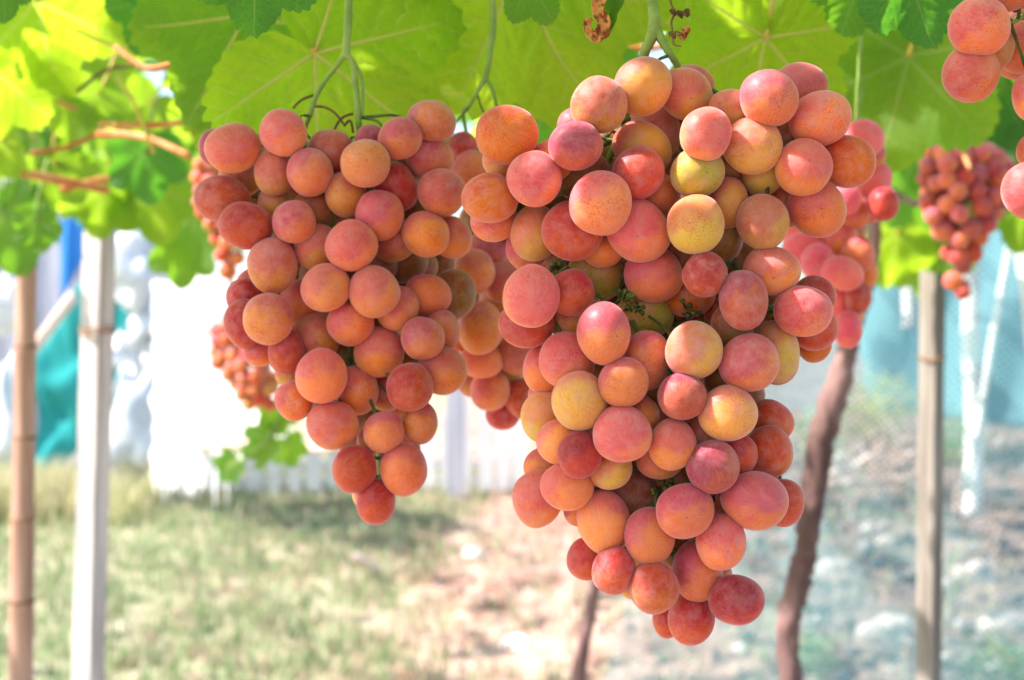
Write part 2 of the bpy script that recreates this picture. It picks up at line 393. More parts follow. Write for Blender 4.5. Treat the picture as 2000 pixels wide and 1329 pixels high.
for i, (px, py, a, b, lab) in enumerate([
        (262, 520, 52, 70, 'crumpled pale plastic bundle highest in the heap beside the timber post'),
        (290, 620, 40, 60, 'grey blue plastic bundle in the middle of the heap left of the white sheet'),
        (245, 690, 26, 40, 'small whitish plastic bundle low beside the dark teal tarp corner'),
        (272, 830, 60, 110, 'bluish plastic bundle lying lowest in the heap on the grass'),
        (300, 700, 22, 34, 'round white plastic bundle touching the white sheet'),
        (14, 600, 34, 60, 'white plastic bundle at the far left edge above the blue one'),
        (12, 850, 44, 130, 'blue grey bundle on the ground at the far left edge')]):
    s = D / FPX
    lump('plastic_bundle', P(px, py, D - .1 + .12 * (i % 3)), a * s, .14, b * s, M['sack'] if i not in (4, 5) else M['white'], lab, 'bundle', 'plastic bundles by the tarps', seed=i * 3.1, amp=.6)
# blown-out white sheet and rails
ws = empty('sheet_screen', P0(390, D), 'brilliant white sheet screen with two wooden rails left of the grapes', 'screen')
sheet('sheet', (P(300, 545, 8.6), P(402, 560, 8.2), P(398, 985, 8.2), P(298, 985, 8.6)), 30, 30, .012, M['white'], ws, 2, .3, ragged=.09, seed=1)
sheet('sheet', (P(372, 488, 8.1), P(480, 520, 7.75), P(470, 968, 7.75), P(372, 980, 8.1)), 30, 30, .012, M['white'], ws, 2, .2, ragged=.12, seed=3)
sheet('sheet', (P(450, 690, 7.6), P(560, 680, 7.3), P(560, 872, 7.3), P(450, 885, 7.6)), 24, 24, .015, M['white'], ws, 3, .2, seed=4)
tube('rail', [P(355, 612, 8.0), P(480, 618, 7.6)], .022, M['log'], ws, 8)
tube('rail', [P(375, 872, 8.0), P(450, 868, 7.6), P(660, 878, 7.05)], .028, M['log'], ws, 8)
# white picket fence
pf = empty('picket_fence', P0(700, D), 'low white picket fence behind the left grape bunch', 'fence')
px = 405; i = 0
while px < 1010:
    w = rnd.uniform(22, 30); vs, fs = [], []
    d = D + .05; top = (868 if px < 600 else 800 if px < 860 else 770) + rnd.uniform(-8, 8); a, b = P(px, top, d), P(px + w, top, d)
    lean = rnd.uniform(-.01, .01); z0 = P(px, 963 + rnd.uniform(-8, 8), d).z; zt = a.z
    b0 = len(vs)
    prof = [(a.x, z0), (b.x, z0), (b.x + lean, zt - .03), ((a.x + b.x) / 2 + lean, zt), (a.x + lean, zt - .03)]
    for yy in (d, d + .018):
        for (x, z) in prof: vs.append(Vector((x, yy, z)))
    fs += [(4, 3, 2, 1, 0)[::-1], (5, 6, 7, 8, 9)[::-1]] + [(k, 5 + k, 5 + (k+1) % 5, (k+1) % 5) for k in range(5)]
    put('picket', mesh('picket', vs, fs, False), pf, M['whitepaint']); px += w + rnd.uniform(6, 14)
for py in (905, 940):
    vs, fs = [], []; a, b = P(400, py, D + .08), P(1010, py, D + .08)
    box_geo(a.x, b.x, a.y, a.y + .03, a.z - .02, a.z + .02, vs, fs); put('fence_rail', mesh('fence_rail', vs, fs, False), pf, M['whitepaint'])
vs, fs = [], []
a, b = P(872, 500, D - .1), P(906, 500, D - .1); box_geo(a.x, b.x, D - .1, D - .04, base_z(890, D) - .05, P(880, 420, D).z, vs, fs)
tag(put('board', mesh('board', vs, fs, False), None, M['grey']), 'upright blue grey board seen between the two grape bunches', 'board')

# ------------------------------------------------------------------ netting at right
def net_material():
    N = NT('insect_net'); v = N.obj()
    mp = N.n('ShaderNodeMapping'); N.t.links.new(v, mp.inputs[0]); mp.inputs['Rotation'].default_value = (0, R(38), 0); mp.inputs['Scale'].default_value = (62, 1, 62)
    sp = N.n('ShaderNodeSeparateXYZ'); N.t.links.new(mp.outputs[0], sp.inputs[0])
    def thread(x): return N.ss(N.math('ABSOLUTE', N.math('SUBTRACT', N.math('FRACT', x), 0.5)), 0.22, 0.10)
    g = N.math('MAXIMUM', thread(sp.outputs[0]), thread(sp.outputs[2]))
    cov = N.math('ADD', N.math('MULTIPLY', g, 0.44), 0.12)
    cov = N.math('ADD', cov, N.ss(N.noise(1.6, 3, 0.5, v), 0.35, 0.7, -0.05, 0.15))
    c = (0.20, 0.41, 0.45, 1)
    df = N.n('ShaderNodeBsdfDiffuse', Color=c); tl = N.n('ShaderNodeBsdfTranslucent', Color=c)
    m1 = N.n('ShaderNodeMixShader'); m1.inputs[0].default_value = .4
    N.t.links.new(df.outputs[0], m1.inputs[1]); N.t.links.new(tl.outputs[0], m1.inputs[2])
    tp = N.n('ShaderNodeBsdfTransparent'); m2 = N.n('ShaderNodeMixShader'); N.set(m2, 0, cov)
    N.t.links.new(tp.outputs[0], m2.inputs[1]); N.t.links.new(m1.outputs[0], m2.inputs[2])
    return N.surf(m2.outputs[0])
M['net'] = net_material()
nr = Vector((3.6, 0, 0))
n1 = sheet('insect_net', (P(1500, 120, 4.6), P(2350, 100, 4.0), P(2350, 1800, 4.0), P(1120, 1560, 4.9)), 60, 50, .02, M['net'], None, 4, .4, thick=.0)
tag(n1, 'pale blue see-through insect net hanging behind the right timber post', 'net')
t = sheet('shade_cloth', (P(1640, 330, 8.6), P(2300, 330, 8.6), P(2300, 870, 8.2), P(1690, 800, 8.4)), 40, 24, .06, M['teal_cloth'], None, 3, .7, seed=6)
tag(t, 'wide teal shade cloth standing behind the insect net at right', 'cloth')
t = sheet('white_cloth', (P(1962, 300, 3.7), P(2150, 300, 3.7), P(2150, 720, 3.7), P(2012, 700, 3.7)), 12, 12, .02, M['white'], None, 1, .3, seed=7)
tag(t, 'bright white cloth cut off by the right edge of the picture', 'cloth')
def pole(px0, py0, px1, py1, d0, d1, r, mat, label, name='wooden_pole'):
    a, b = P(px0, py0, d0), P(px1, py1, d1)
    return tag(tube(name, [a, a.lerp(b, .33) + Vector((.01, 0, 0)), a.lerp(b, .66), b], [r, r * .95, r * .95, r * .9], mat, None, 8, rough=.08), label, 'pole')
pole(1898, 1010, 1896, 470, 5.4, 5.4, .036, M['whitepaint'], 'upright whitish pole standing behind the insect net')
pole(1880, 960, 1975, 470, 5.0, 5.0, .014, M['whitepaint'], 'thin white pole leaning right behind the insect net')
pole(1775, 640, 1762, 420, 7.2, 7.2, .035, M['whitepaint'], 'short pale pole far behind between trunk and right post')
for i, (x0, y0, x1, y1, r, lab) in enumerate([
        (1560, 962, 1768, 938, .030, 'long pale pink log lying level behind the vine trunk'),
        (1620, 925, 1700, 890, .022, 'short pale branch leaning above the long pink log'),
        (1850, 1070, 2060, 1085, .040, 'pale weathered log on the ground at the right edge'),
        (1430, 1075, 1760, 1045, .025, 'thin pale branch on the ground between trunk and right post'),
        (690, 1085, 760, 1140, .020, 'thin dry stick lying in the grass below the left bunch')]):
    d = 7.4; k = i * .15
    a, b = P(x0, y0, d - k), P(x1, y1, d - k); mid = a.lerp(b, .5) + Vector((0, 0, .02 * (-1) ** i))
    tag(tube('log' if i != 4 else 'stick', [a, mid, b], [r, r * .9, r * .7], M['log'], None, 8, rough=.25, seed=i), lab, 'log' if i != 4 else 'stick')
for i, (px, py, a, b, lab) in enumerate([
        (1735, 1245, 55, 42, 'large pale stone block seen through the net left of the right post'),
        (1900, 1130, 46, 34, 'brownish stone behind the net near the right edge'),
        (1010, 1262, 30, 20, 'white stone on the bare soil left of the thin trunk'),
        (925, 1085, 22, 14, 'small white stone on the soil below the bunches'),
        (1420, 1180, 40, 22, 'grey stone half sunk right of the lowest grapes'),
        (1640, 1120, 50, 26, 'flat grey stone just right of the vine trunk'),
        (1960, 1230, 50, 36, 'stone lying lowest at the right edge behind the net')]):
    # each stone lies where its sight line meets the sloping ground
    d = 4.5
    while P(px, py, d).z > gz(P(px, py, d).x, d) and d < 9: d += .02
    s = d / FPX
    lump('stone', P(px, py, d), a * s, a * s * .8, b * s, M['stone'] if i not in (2, 3) else M['whitepaint'], lab, 'stone', 'stones on the ground', seed=i * 2.7, amp=.4)

def bush(px, py, d, wpx, hpx, n, mat, label, tints, stemmat):
    c = P(px, py, d); r = random.Random(px); root = empty('bush', (c.x, c.y, gz(c.x, c.y)), label, 'bush', 'bushes behind the net'); vs, fs, tn = [], [], []
    for _ in range(n):
        q = Vector((r.gauss(0, .5), r.gauss(0, .5), r.gauss(0, .5)))
        if q.length > 1.15: continue
        p = c + Vector((q.x * wpx, q.y * wpx, q.z * hpx)) * (d / FPX); a = r.uniform(0, 6.28); t = Vector((cos(a), sin(a), r.uniform(-.8, .6))).normalized(); s = t.cross(Vector((r.random(), r.random(), 1))).normalized()
        L = r.uniform(.02, .045); b = len(vs); vs += [p, p + t * L * .5 + s * L * .32, p + t * L, p + t * L * .5 - s * L * .32]; fs.append((b, b+1, b+2, b+3)); tn += [r.choice(tints)] * 4
    me = mesh('foliage', vs, fs); at = me.attributes.new('tint', 'FLOAT', 'POINT'); at.data.foreach_set('value', tn); tag(put('foliage', me, root, mat), kind='stuff')
    for k in range(5):
        tube('twig', [Vector((c.x + r.gauss(0, .03), c.y, gz(c.x, c.y) - .02)), c + Vector((r.gauss(0, .1), 0, -.05)), c + Vector((r.gauss(0, .5) * wpx, 0, r.uniform(0, .6) * hpx)) * (d / FPX)], [.008, .006, .003], stemmat, root, 6)
from math import cos, sin
bm_ = blade_mat('bush_leaf', (0.20, 0.34, 0.10), (0.48, 0.56, 0.24), (0.70, 0.70, 0.46))
bush(1715, 790, 7.6, 90, 70, 900, bm_, 'pale yellow green bush seen through the net behind the trunk', (.4, .7, 1), M['log'])
bush(1600, 850, 7.4, 60, 60, 500, bm_, 'small pale bush just left of the vine trunk', (.2, .6, .9), M['log'])
bush(1870, 860, 7.3, 50, 60, 450, bm_, 'dark green bush right of the right timber post', (0, .1, .4), M['log'])
bush(1960, 1290, 5.0, 90, 50, 380, bm_, 'fresh green weed clump in the lower right corner', (.1, .3, .5), M['stem'])
bush(1580, 1270, 5.2, 60, 40, 260, bm_, 'green weed clump at the foot of the vine trunk', (.1, .3, .5), M['stem'])
def litter():
    r = random.Random(31); vs, fs, tn = [], [], []
    for _ in range(620):
        x = r.uniform(-.4, 3.2); y = r.uniform(4.5, 9); q = r.uniform(.012, .05) * (1 if x > .8 else .5); c = Vector((x, y, gz(x, y) + q * .3)); b = len(vs); t = r.random()
        for (dx, dy, dz) in ((1,0,0),(0,1,0),(-1,0,0),(0,-1,0),(0,0,.8),(0,0,-.8)):
            vs.append(c + Vector((dx, dy, dz)) * q * r.uniform(.6, 1.3)); tn.append(t)
        for f in ((0,1,4),(1,2,4),(2,3,4),(3,0,4),(1,0,5),(2,1,5),(3,2,5),(0,3,5)): fs.append(tuple(b + k for k in f))
    me = mesh('gravel', vs, fs); at = me.attributes.new('tint', 'FLOAT', 'POINT'); at.data.foreach_set('value', tn)
    tag(put('gravel', me, None, blade_mat('gravel', (0.05, 0.06, 0.10), (0.24, 0.20, 0.20), (0.75, 0.68, 0.66))), kind='stuff')
litter()
# ------------------------------------------------------------------ posts
def square_post(name, top, bot, half, rotz, mat, label):
    root = empty(name, (bot.x, bot.y, gz(bot.x, bot.y)), label, 'post')
    vs, fs = [], []; n = 40
    prof = [(-1, -.86), (-.86, -1), (.86, -1), (1, -.86), (1, .86), (.86, 1), (-.86, 1), (-1, .86)]
    for i in range(n + 1):
        t = i / n; c = bot.lerp(top, t)
        for k, (x, y) in enumerate(prof):
            e = 1 + .05 * noise.noise(Vector((k, t * 14, half * 100)))
            v = Vector((x * half * e, y * half * e, 0)); v.rotate(Matrix.Rotation(rotz, 3, 'Z')); vs.append(c + v)
    for i in range(n):
        for k in range(8): fs.append((i*8+k, i*8+(k+1) % 8, (i+1)*8+(k+1) % 8, (i+1)*8+k))
    fs.append(tuple(range(8))[::-1]); fs.append(tuple(n*8+k for k in range(8)))
    put('shaft', mesh('shaft', vs, fs, False), root, mat)
    return root
def ext(a, b, z):  # the point of line a-b at height z
    t = (z - a.z) / (b.z - a.z); return a.lerp(b, t)
a, b = P(194, 480, 2.3), P(172, 1329, 2.3)
square_post('timber_post', ext(a, b, P(0, 452, 2.3).z), ext(a, b, -.05), .0195, R(-22), M['timber'], 'pale weathered timber post with sunlit foot, second upright from the left')
a, b = P(1821, 560, 2.25), P(1814, 1329, 2.25)
square_post('timber_post', ext(a, b, P(0, 500, 2.25).z), ext(a, b, -.05), .0150, R(42), M['timber_brown'], 'square timber post at right with one bright and one brown face')
M['wire'] = simple('rusty_wire', (0.30, 0.13, 0.06), (0.45, 0.24, 0.12), 60, .6)
for o in [k for k in bpy.data.objects if k.name.startswith('timber_post')]:
    left = o.location.x < 0; A_, B_ = (P(194, 480, 2.3), P(172, 1329, 2.3)) if left else (P(1821, 560, 2.25), P(1814, 1329, 2.25))
    for py in ((642, 650) if left else (700,)):
        c = ext(A_, B_, P(0, py, A_.y).z); rr = .0272 if left else .0208
        tube('wire_tie', [c + Vector((cos(k * .524) * rr, sin(k * .524) * rr, .003 * sin(k * 1.3))) for k in range(13)], .0016, M['wire'], o, 6, 2)
# bamboo pole
a, b = P(50, 620, 2.0), P(40, 1329, 2.0)
top, bot = ext(a, b, 1.82), ext(a, b, -.05)
bp = empty('bamboo_pole', (bot.x, bot.y, 0), 'reddish brown bamboo pole at the far left with dark nodes', 'pole')
nodes_z = [P(45, y, 2.0).z for y in (1500, 1335, 1174, 1015, 856, 678, 520)]
zs = [bot.z] + nodes_z + [top.z]
for i in range(len(zs) - 1):
    p0, p1 = ext(a, b, zs[i]), ext(a, b, zs[i + 1])
    r = .0190 - .0008 * i
    pts = [p0.lerp(p1, t) for t in (0, .04, .5, .96, 1)]
    vs, fs = tube_geo(pts, [r * 1.06, r, r * .985, r, r * 1.06], 20)
    put('culm_section', mesh('culm_section', vs, fs), bp, M['bamboo'])
    if i:
        vs, fs = tube_geo([p0 + Vector((0, 0, -.003)), p0 + Vector((0, 0, 0)), p0 + Vector((0, 0, .003))], [r * 1.07, r * 1.13, r * 1.07], 20)
        put('node_ring', mesh('node_ring', vs, fs), bp, M['node'])

# ------------------------------------------------------------------ vine leaves
MAINV = [(0, 1.0), (52, .90), (-52, .90), (110, .70), (-110, .70)]
def leaf_r(th, seed, teeth=.055):
    """outline of a vine leaf; th in degrees from the tip, +-180 is where the stalk joins"""
    a = abs(th); best = 0
    for c, L in ((0, 1.0), (52, .92), (110, .76)):
        dlt = abs(a - c); w = 30 if c < 100 else 34
        best = max(best, L * (1 - .30 * min(dlt / w, 1.6) ** 1.6))
    if a > 138: best = min(best, .60 * (1 - ((a - 138) / 42) ** 1.5 * .80))
    saw = (th * 1.0 / 7.3 + seed) % 1.0
    best += teeth * (1 - abs(saw - .5) * 2) * (1 + .4 * math.sin(th * .13 + seed)) - teeth * .4
    best *= 1 + .05 * noise.noise(Vector((th * .02, seed, 0)))
    return max(best, .05)
def leaf_geo(nt, nr, cup, wav, seed, fold=0.0, puck=0.0):
    """leaf lies in its XY plane, stalk joint at the origin, tip towards +X; returns verts, faces, uvs"""
    vs, fs, uv = [Vector((0, 0, 0))], [], [(0, 0)]
    for j in range(1, nr + 1):
        for i in range(nt + 1):
            th = -179 + 358 * i / nt; rr = leaf_r(th, seed) * (j / nr)
            x, y = rr * math.cos(R(th)), rr * math.sin(R(th))
            dl, cb = 999, 0
            for c, L in MAINV:
                if abs(th - c) < dl: dl, cb = abs(th - c), c
            al = rr * math.cos(R(th - cb)); pe = abs(rr * math.sin(R(th - cb)))
            z = -cup * rr * rr + wav * noise.noise(Vector((x * 2.2, y * 2.2, seed))) * rr + .05 * min(pe, .3) - fold * abs(y)
            z += wav * .5 * math.sin(th * .14 + seed * 3) * rr ** 3
            if puck: z += puck * min(1, pe * 9) * (abs(math.sin(20.4 * (al - .8 * pe) + noise.noise(Vector((x * 3, y * 3, seed))))) - .5)
            vs.append(Vector((x, y, z))); uv.append((al, pe))
    w = nt + 1
    for i in range(nt): fs.append((0, 1 + i, 2 + i))
    for j in range(nr - 1):
        for i in range(nt):
            k = 1 + j * w + i; fs.append((k, k + w, k + w + 1, k + 1))
    return vs, fs, uv
def leaf_matrix(c, size, normal, tipdir):
    n = normal.normalized(); x = (tipdir - n * tipdir.dot(n)).normalized(); y = n.cross(x)
    m = Matrix((x, y, n)).transposed().to_4x4(); return Matrix.Translation(c) @ m @ Matrix.Scale(size, 4)

vineA = empty('grape_vine', (P(1545, 1329, 1.8).x, 1.8, 0), 'grapevine with the thick leaning trunk right of the big grape bunch', 'vine', 'grapevines over the pergola')
vineB = empty('grape_vine', (P(1120, 1400, 2.6).x, 2.6, 0), 'grapevine with the thin dark trunk rising below the big grape bunch', 'vine', 'grapevines over the pergola')
vineC = empty('grape_vine', (P(-350, 1400, 2.4).x, 2.4, 0), 'grapevine whose leaves and reddish canes fill the upper left corner', 'vine', 'grapevines over the pergola')
# trunks
tA = [(1560, 2600), (1530, 1900), (1552, 1500), (1546, 1340), (1538, 1240), (1556, 1150), (1573, 1085), (1583, 1000), (1596, 910), (1612, 830), (1640, 740), (1664, 650), (1688, 570), (1704, 480), (1715, 380), (1752, 250), (1790, 100), (1780, -60)]
rA = [34, 31, 29, 27, 25, 29, 27, 27, 29, 32, 28, 26, 26, 25, 24, 22, 20, 18]
tube('trunk', [P(x, min(y, 2748), 1.8) for x, y in tA], [r * (.86 if i < 11 else .62) * 1.8 / FPX for i, r in enumerate(rA)], M['bark'], vineA, 18, 7, rough=.35, seed=1)
tB = [(1100, 2100), (1105, 1700), (1122, 1400), (1138, 1270), (1152, 1200), (1166, 1120), (1182, 1040), (1190, 900), (1210, 700), (1215, 500), (1240, 300), (1230, 120)]
tube('trunk', [P(x, y, 2.6) for x, y in tB], [r * 2.6 / FPX for r in (20, 18, 15, 13, 12, 11, 11, 11, 11, 11, 10, 9)], M['bark'], vineB, 14, 6, rough=.3, seed=2)
tube('trunk', [P(x, y, 2.4) for x, y in [(-350, 2250), (-330, 1700), (-380, 1200), (-340, 800), (-300, 500), (-220, 250), (-80, 120)]], [r * 2.4 / FPX for r in (30, 28, 26, 26, 24, 20, 14)], M['bark'], vineC, 14, 6, rough=.3, seed=3)
# canes and shoots in view
for x0, y0, x1, y1, d, r, m, v in [
        (225, 92, 350, 120, 1.15, 7, 'cane', vineC), (340, 118, 450, 145, 1.15, 7, 'cane', vineC), (366, 108, 448, 97, 1.12, 6, 'cane', vineC),
        (195, 243, 412, 232, 1.35, 6, 'cane', vineC), (190, 262, 372, 306, 1.5, 8, 'cane', vineC), (-40, 318, 212, 372, 1.7, 10, 'cane', vineC),
        (105, 24, 242, 10, 1.5, 4, 'tendril', vineC), (332, 150, 412, 238, 1.3, 5, 'petiole', vineC), (262, 52, 450, 84, 1.3, 4, 'petiole', vineC),
        (-60, 10, 110, 30, 1.6, 5, 'cane', vineC), (236, 0, 262, 44, 1.4, 6, 'log', vineC),
        (60, 240, 130, 120, 1.8, 4, 'petiole', vineC), (420, 330, 330, 190, 2.3, 7, 'cane', vineC), (1652, 40, 1680, 95, 1.2, 6, 'log', vineA), (1680, 95, 1722, 72, 1.2, 6, 'log', vineA),
        (150, 60, 330, 95, 1.3, 4, 'petiole', vineC), (0, 150, 150, 215, 1.4, 5, 'cane', vineC), (60, 300, 190, 262, 1.5, 5, 'cane', vineC), (230, 150, 300, 300, 1.35, 4, 'petiole', vineC), (150, 180, 260, 130, 1.3, 4, 'tendril', vineC),
        (120, 370, 300, 352, 1.8, 7, 'cane', vineC), (380, 200, 440, 300, 1.6, 5, 'petiole', vineC),
        (1210, 92, 1330, 84, 1.5, 7, 'cane', vineB), (1860, 205, 1895, 330, 1.7, 5, 'cane', vineA), (1700, 330, 1790, 400, 1.6, 7, 'bark', vineA)]:
    a, b = P(x0, y0, d), P(x1, y1, d + rnd.uniform(-.1, .1)); mid = a.lerp(b, .5) + Vector((0, 0, rnd.uniform(-.012, .012)))
    tube('shoot' if m in ('petiole', 'log', 'tendril') else 'cane', [a, mid, b], [r * d / FPX, r * .95 * d / FPX, r * .85 * d / FPX], M[m], v, 8, 5, rough=.12)
# overhead canes that carry the canopy
for i in range(22):
    v = (vineA, vineB, vineC)[i % 3]; y0 = rnd.uniform(-.2, 5.2); x0 = rnd.uniform(-2.2, 2.2); z0 = rnd.uniform(1.86, 2.0)
    pts = [Vector((x0 + k * .35 * (1 if i % 2 else -1), y0 + .1 * rnd.uniform(-1, 1) + k * rnd.uniform(-.1, .25), z0 + rnd.uniform(-.04, .04))) for k in range(5)]
    tube('cane', pts, [.008, .008, .007, .006, .004], M['cane'], v, 7, 5, rough=.1)

# hero leaves: stalk joint (px, py), depth, length in px, direction of the tip in the picture (deg, 0 = right, 90 = up),
# lean (x: turn left/right, y: tip over), tint (0 yellow green, 1 dark blue green, painting in the shade of leaves without sun behind), vine
HERO = [
    (615, 105, .82, 300, -38, .15, .35, .10, vineB), 
    (1010, -60, .86, 330, -62, .45, .15, .08, vineB), (1060, -50, .95, 215, -25, -.2, .4, .25, vineB),
    (1495, 75, .90, 215, -100, .10, .30, .05, vineA), (1450, -40, .98, 190, -130, .2, .3, .10, vineA),
    (500, -90, .62, 150, -92, .3, .1, .85, vineC), (480, 30, .95, 240, -120, -.3, .5, .40, vineC),
    (1770, -70, .74, 160, -70, .2, .3, .95, vineA), (1690, -60, .8, 130, -110, .2, .6, .7, vineA),
    (1775, 110, 1.15, 235, -105, -.6, .1, .35, vineA), (1690, 90, 1.2, 170, -100, .8, .2, .9, vineA), (1860, 100, 1.3, 130, -60, .3, .5, .85, vineA),
    (1960, 170, 2.0, 170, -120, .1, .2, .75, vineA), (2010, 380, 2.1, 110, -100, .1, .2, .35, vineA), (1905, 225, 2.05, 200, -80, .3, .1, .8, vineA),
    (1120, 130, 1.1, 190, -120, .6, .3, .8, vineB), (870, 60, .98, 160, -50, .2, .2, .45, vineB), (900, 110, .95, 90, -70, .4, .2, .3, vineB),
    (70, 0, 1.3, 190, -25, .1, 1.5, .12, vineC), (-20, 130, 1.35, 150, -40, .2, 1.3, .10, vineC), (140, 130, 1.6, 150, -92, .1, .3, .25, vineC),
    (285, 300, 1.7, 92, -85, .2, .3, .95, vineC), (95, 260, 1.9, 85, -90, .2, .2, 1.0, vineC),
    (5, 420, 1.9, 120, -70, .1, .2, .75, vineC), (70, 430, 1.8, 62, -80, .1, .2, .7, vineC), (200, 370, 2.1, 95, -100, .2, .5, .3, vineC), (130, 350, 2.2, 80, -110, .2, .5, .2, vineC),
    (290, 360, 2.1, 115, -75, .2, .3, .32, vineC), (390, 370, 2.3, 150, -100, .3, .2, .5, vineC), (360, 480, 2.4, 80, -95, .3, .1, .6, vineC),
    (300, 0, 1.2, 120, -60, .2, .5, .9, vineC), (350, -30, 1.0, 110, -110, .2, .5, 1.0, vineC), (0, -50, .8, 90, -85, .2, .2, .8, vineC),
    (430, 60, 1.25, 130, -170, .2, 1.2, .15, vineC), (450, 190, 1.4, 130, -110, .1, .4, .25, vineC), (560, 160, 1.0, 190, -130, .2, .4, .45, vineC),
    (1030, -40, .70, 90, -60, .5, .4, .6, vineB), (960, -20, .9, 100, -100, .8, .2, .3, vineB),
    (525, 865, 2.5, 56, -160, .5, .5, .6, vineC), (540, 800, 2.5, 50, -80, .2, .3, .4, vineC), (455, 905, 2.6, 44, -130, .6, .4, .65, vineC), (560, 868, 2.6, 46, -70, .5, .3, .5, vineC),
    (1760, 400, 2.2, 130, -100, .2, .3, .35, vineA), (1800, 470, 2.4, 110, -80, .2, .3, .30, vineA), (1730, 470, 2.5, 100, -120, .2, .3, .25, vineA), (1755, 455, 2.1, 105, -95, .3, .4, .15, vineA), (1820, 420, 2.15, 110, -80, .2, .3, .5, vineA), (1700, 400, 2.6, 110, -70, .3, .2, .1, vineA), (1870, 330, 2.3, 120, -100, .2, .3, .6, vineA), (1790, 300, 2.0, 160, -60, .2, .3, .8, vineA),
    (1590, -40, 1.1, 130, -80, .3, .6, .12, vineA), (760, -60, 1.1, 240, -60, .2, .5, .35, vineB),
]
hr = random.Random(12)
for _ in range(20): HERO.append((hr.uniform(-20, 440), hr.uniform(-10, 340), hr.uniform(1.35, 2.4), hr.uniform(48, 100), hr.uniform(-150, -20), hr.uniform(.2, .9), hr.uniform(.2, 1.3), hr.choice([.1, .3, .4, .6, .8, 1.0]), vineC))
for _ in range(10): HERO.append((hr.uniform(1640, 2000), hr.uniform(60, 420), hr.uniform(1.9, 2.6), hr.uniform(50, 95), hr.uniform(-150, -20), hr.uniform(.2, .9), hr.uniform(.2, 1.1), hr.choice([.05, .2, .4, .8]), vineA))
from math import cos, sin
for i, (px, py, d, L, ang, lx, ly, tint, v) in enumerate(HERO):
    size = L * d / FPX * 1.06
    tip = Vector((cos(R(ang)), 0, sin(R(ang))))
    side = Vector((-tip.z, 0, tip.x))
    n = (Vector((0, -1, 0)) + side * lx * (1 if i % 2 else -1) * .6 + tip * ly * .9 * (1 if tip.z < 0 else 1)).normalized()
    # the underside looks at the camera: the blade's own normal points up and away
    vs, fs, uv = leaf_geo(150 if d < 1.4 else 90, 18 if d < 1.4 else 8, rnd.uniform(.05, .24), .2, i * 1.37, rnd.uniform(0, .12), .022 if d < 1.4 else 0)
    me = mesh('leaf', vs, fs, True, uv)
    o = put('leaf', me, v, M['leaf']); o.matrix_basis = leaf_matrix(P(px, py, d), size, -n, tip)
    o['tint'] = tint
    # raised main veins on the near leaves, and a stalk
    if d < 1.0 and L > 200:
        gv, gf = [], []
        for c, Lv in MAINV:
            pts = []; rads = []
            for k in range(9):
                rr = .86 * leaf_r(c, i * 1.37, 0) * k / 8 + .001
                # read the height off the blade
                th = c; x, y = rr * cos(R(th)), rr * sin(R(th))
                best = min(vs, key=lambda q: (q.x - x) ** 2 + (q.y - y) ** 2)
                pts.append(Vector((x, y, best.z - .006))); rads.append(.009 * (1 - k / 9) + .0015)
            tube_geo(pts, rads, 6, gv, gf)
        vo = bpy.data.objects.new('vein', mesh('vein', gv, gf)); vo.data.materials.append(M['vein']); COL.objects.link(vo); vo.parent = o
    pts = [P(px, py, d), P(px, py, d) + Vector((-tip.x * .015 + .004, .005, .03)), P(px, py, d) + Vector((-tip.x * .02 + .012, .02, .08))]
    tube('petiole', pts, [.0022 * (d / .8) ** .3, .002, .002], M['petiole'] if tint < .5 else M['stem'], v, 7, 4)

# canopy leaves: 3 shared blades, the nearest of them as parts and the rest as one mass
VAR = []
for s in range(4):
    vs, fs, uv = leaf_geo(50, 3, .12 + .05 * s, .2, 20 + s * 2.3, .06 * s); VAR.append((vs, fs, uv, mesh('canopy_leaf_%d' % s, vs, fs, True, uv)))
for k in VAR: k[3].materials.append(M['leaf'])
cand = []
def gap(x, y):   # the canopy is thin in places
    return noise.noise(Vector((x * 1.7, y * 1.7, 11)))
tries = 0
while len(cand) < 1900 and tries < 12000:
    tries += 1
    y = rnd.uniform(-1.3, 7.4); x = rnd.uniform(-1.9 - .45 * max(y, 0), 1.3 + .45 * max(y, 0))  # the stretch behind the camera is unseen, added to cut overhead light
    if gap(x, y) > (.24 if y > 1.4 else .62): continue
    z = rnd.uniform(1.74, 2.02) if y < 1.5 else rnd.uniform(1.66 + .03 * y, 2.05) if y < 5 else rnd.uniform(1.93, 2.12)
    if y > 5 and rnd.random() < .6: continue
    if y < -.3 and rnd.random() < .5: continue
    if 2.1 < y < 2.5 and (-.2 < x < .6 or -1.85 < x < -1.3): continue     # the light falls through here on the two posts
    if y > 1.3 and x < -.25 * y + .1 and rnd.random() < .45: continue
    cand.append((y, x, z))
for _ in range(110): cand.append((rnd.uniform(.15, 1.0), rnd.uniform(-1.1, .45), rnd.uniform(1.78, 2.0)))  # extra unseen leaves, added to keep the sun off the grapes
cand.sort()
cv, cf, cu, ct = [], [], [], []
counts = {0: 0, 1: 0, 2: 0}
for i, (y, x, z) in enumerate(cand):
    n = Vector((rnd.gauss(0, .45), rnd.gauss(0, .45) + .25, 1)).normalized(); a = rnd.uniform(0, 6.28)
    mt = leaf_matrix(Vector((x, y, z)), rnd.uniform(.055, .095), n, Vector((cos(a), sin(a), -.2)))
    tint = min(1, max(0, rnd.gauss(.4, .3))); s = i % 4
    v = 0 if x > .35 else (1 if x > -.45 else 2)
    seen = y > 1.1 and abs(x) < .40 * y and z < CZ + .25 * y
    if seen and counts[v] < 225:
        counts[v] += 1
        o = put('leaf', VAR[s][3], (vineA, vineB, vineC)[v]); o.matrix_basis = mt; o['tint'] = tint
    else:
        b = len(cv); cv += [mt @ q for q in VAR[s][0]]; cf += [tuple(b + k for k in f) for f in VAR[s][1]]; cu += VAR[s][2]; ct += [tint] * len(VAR[s][0])
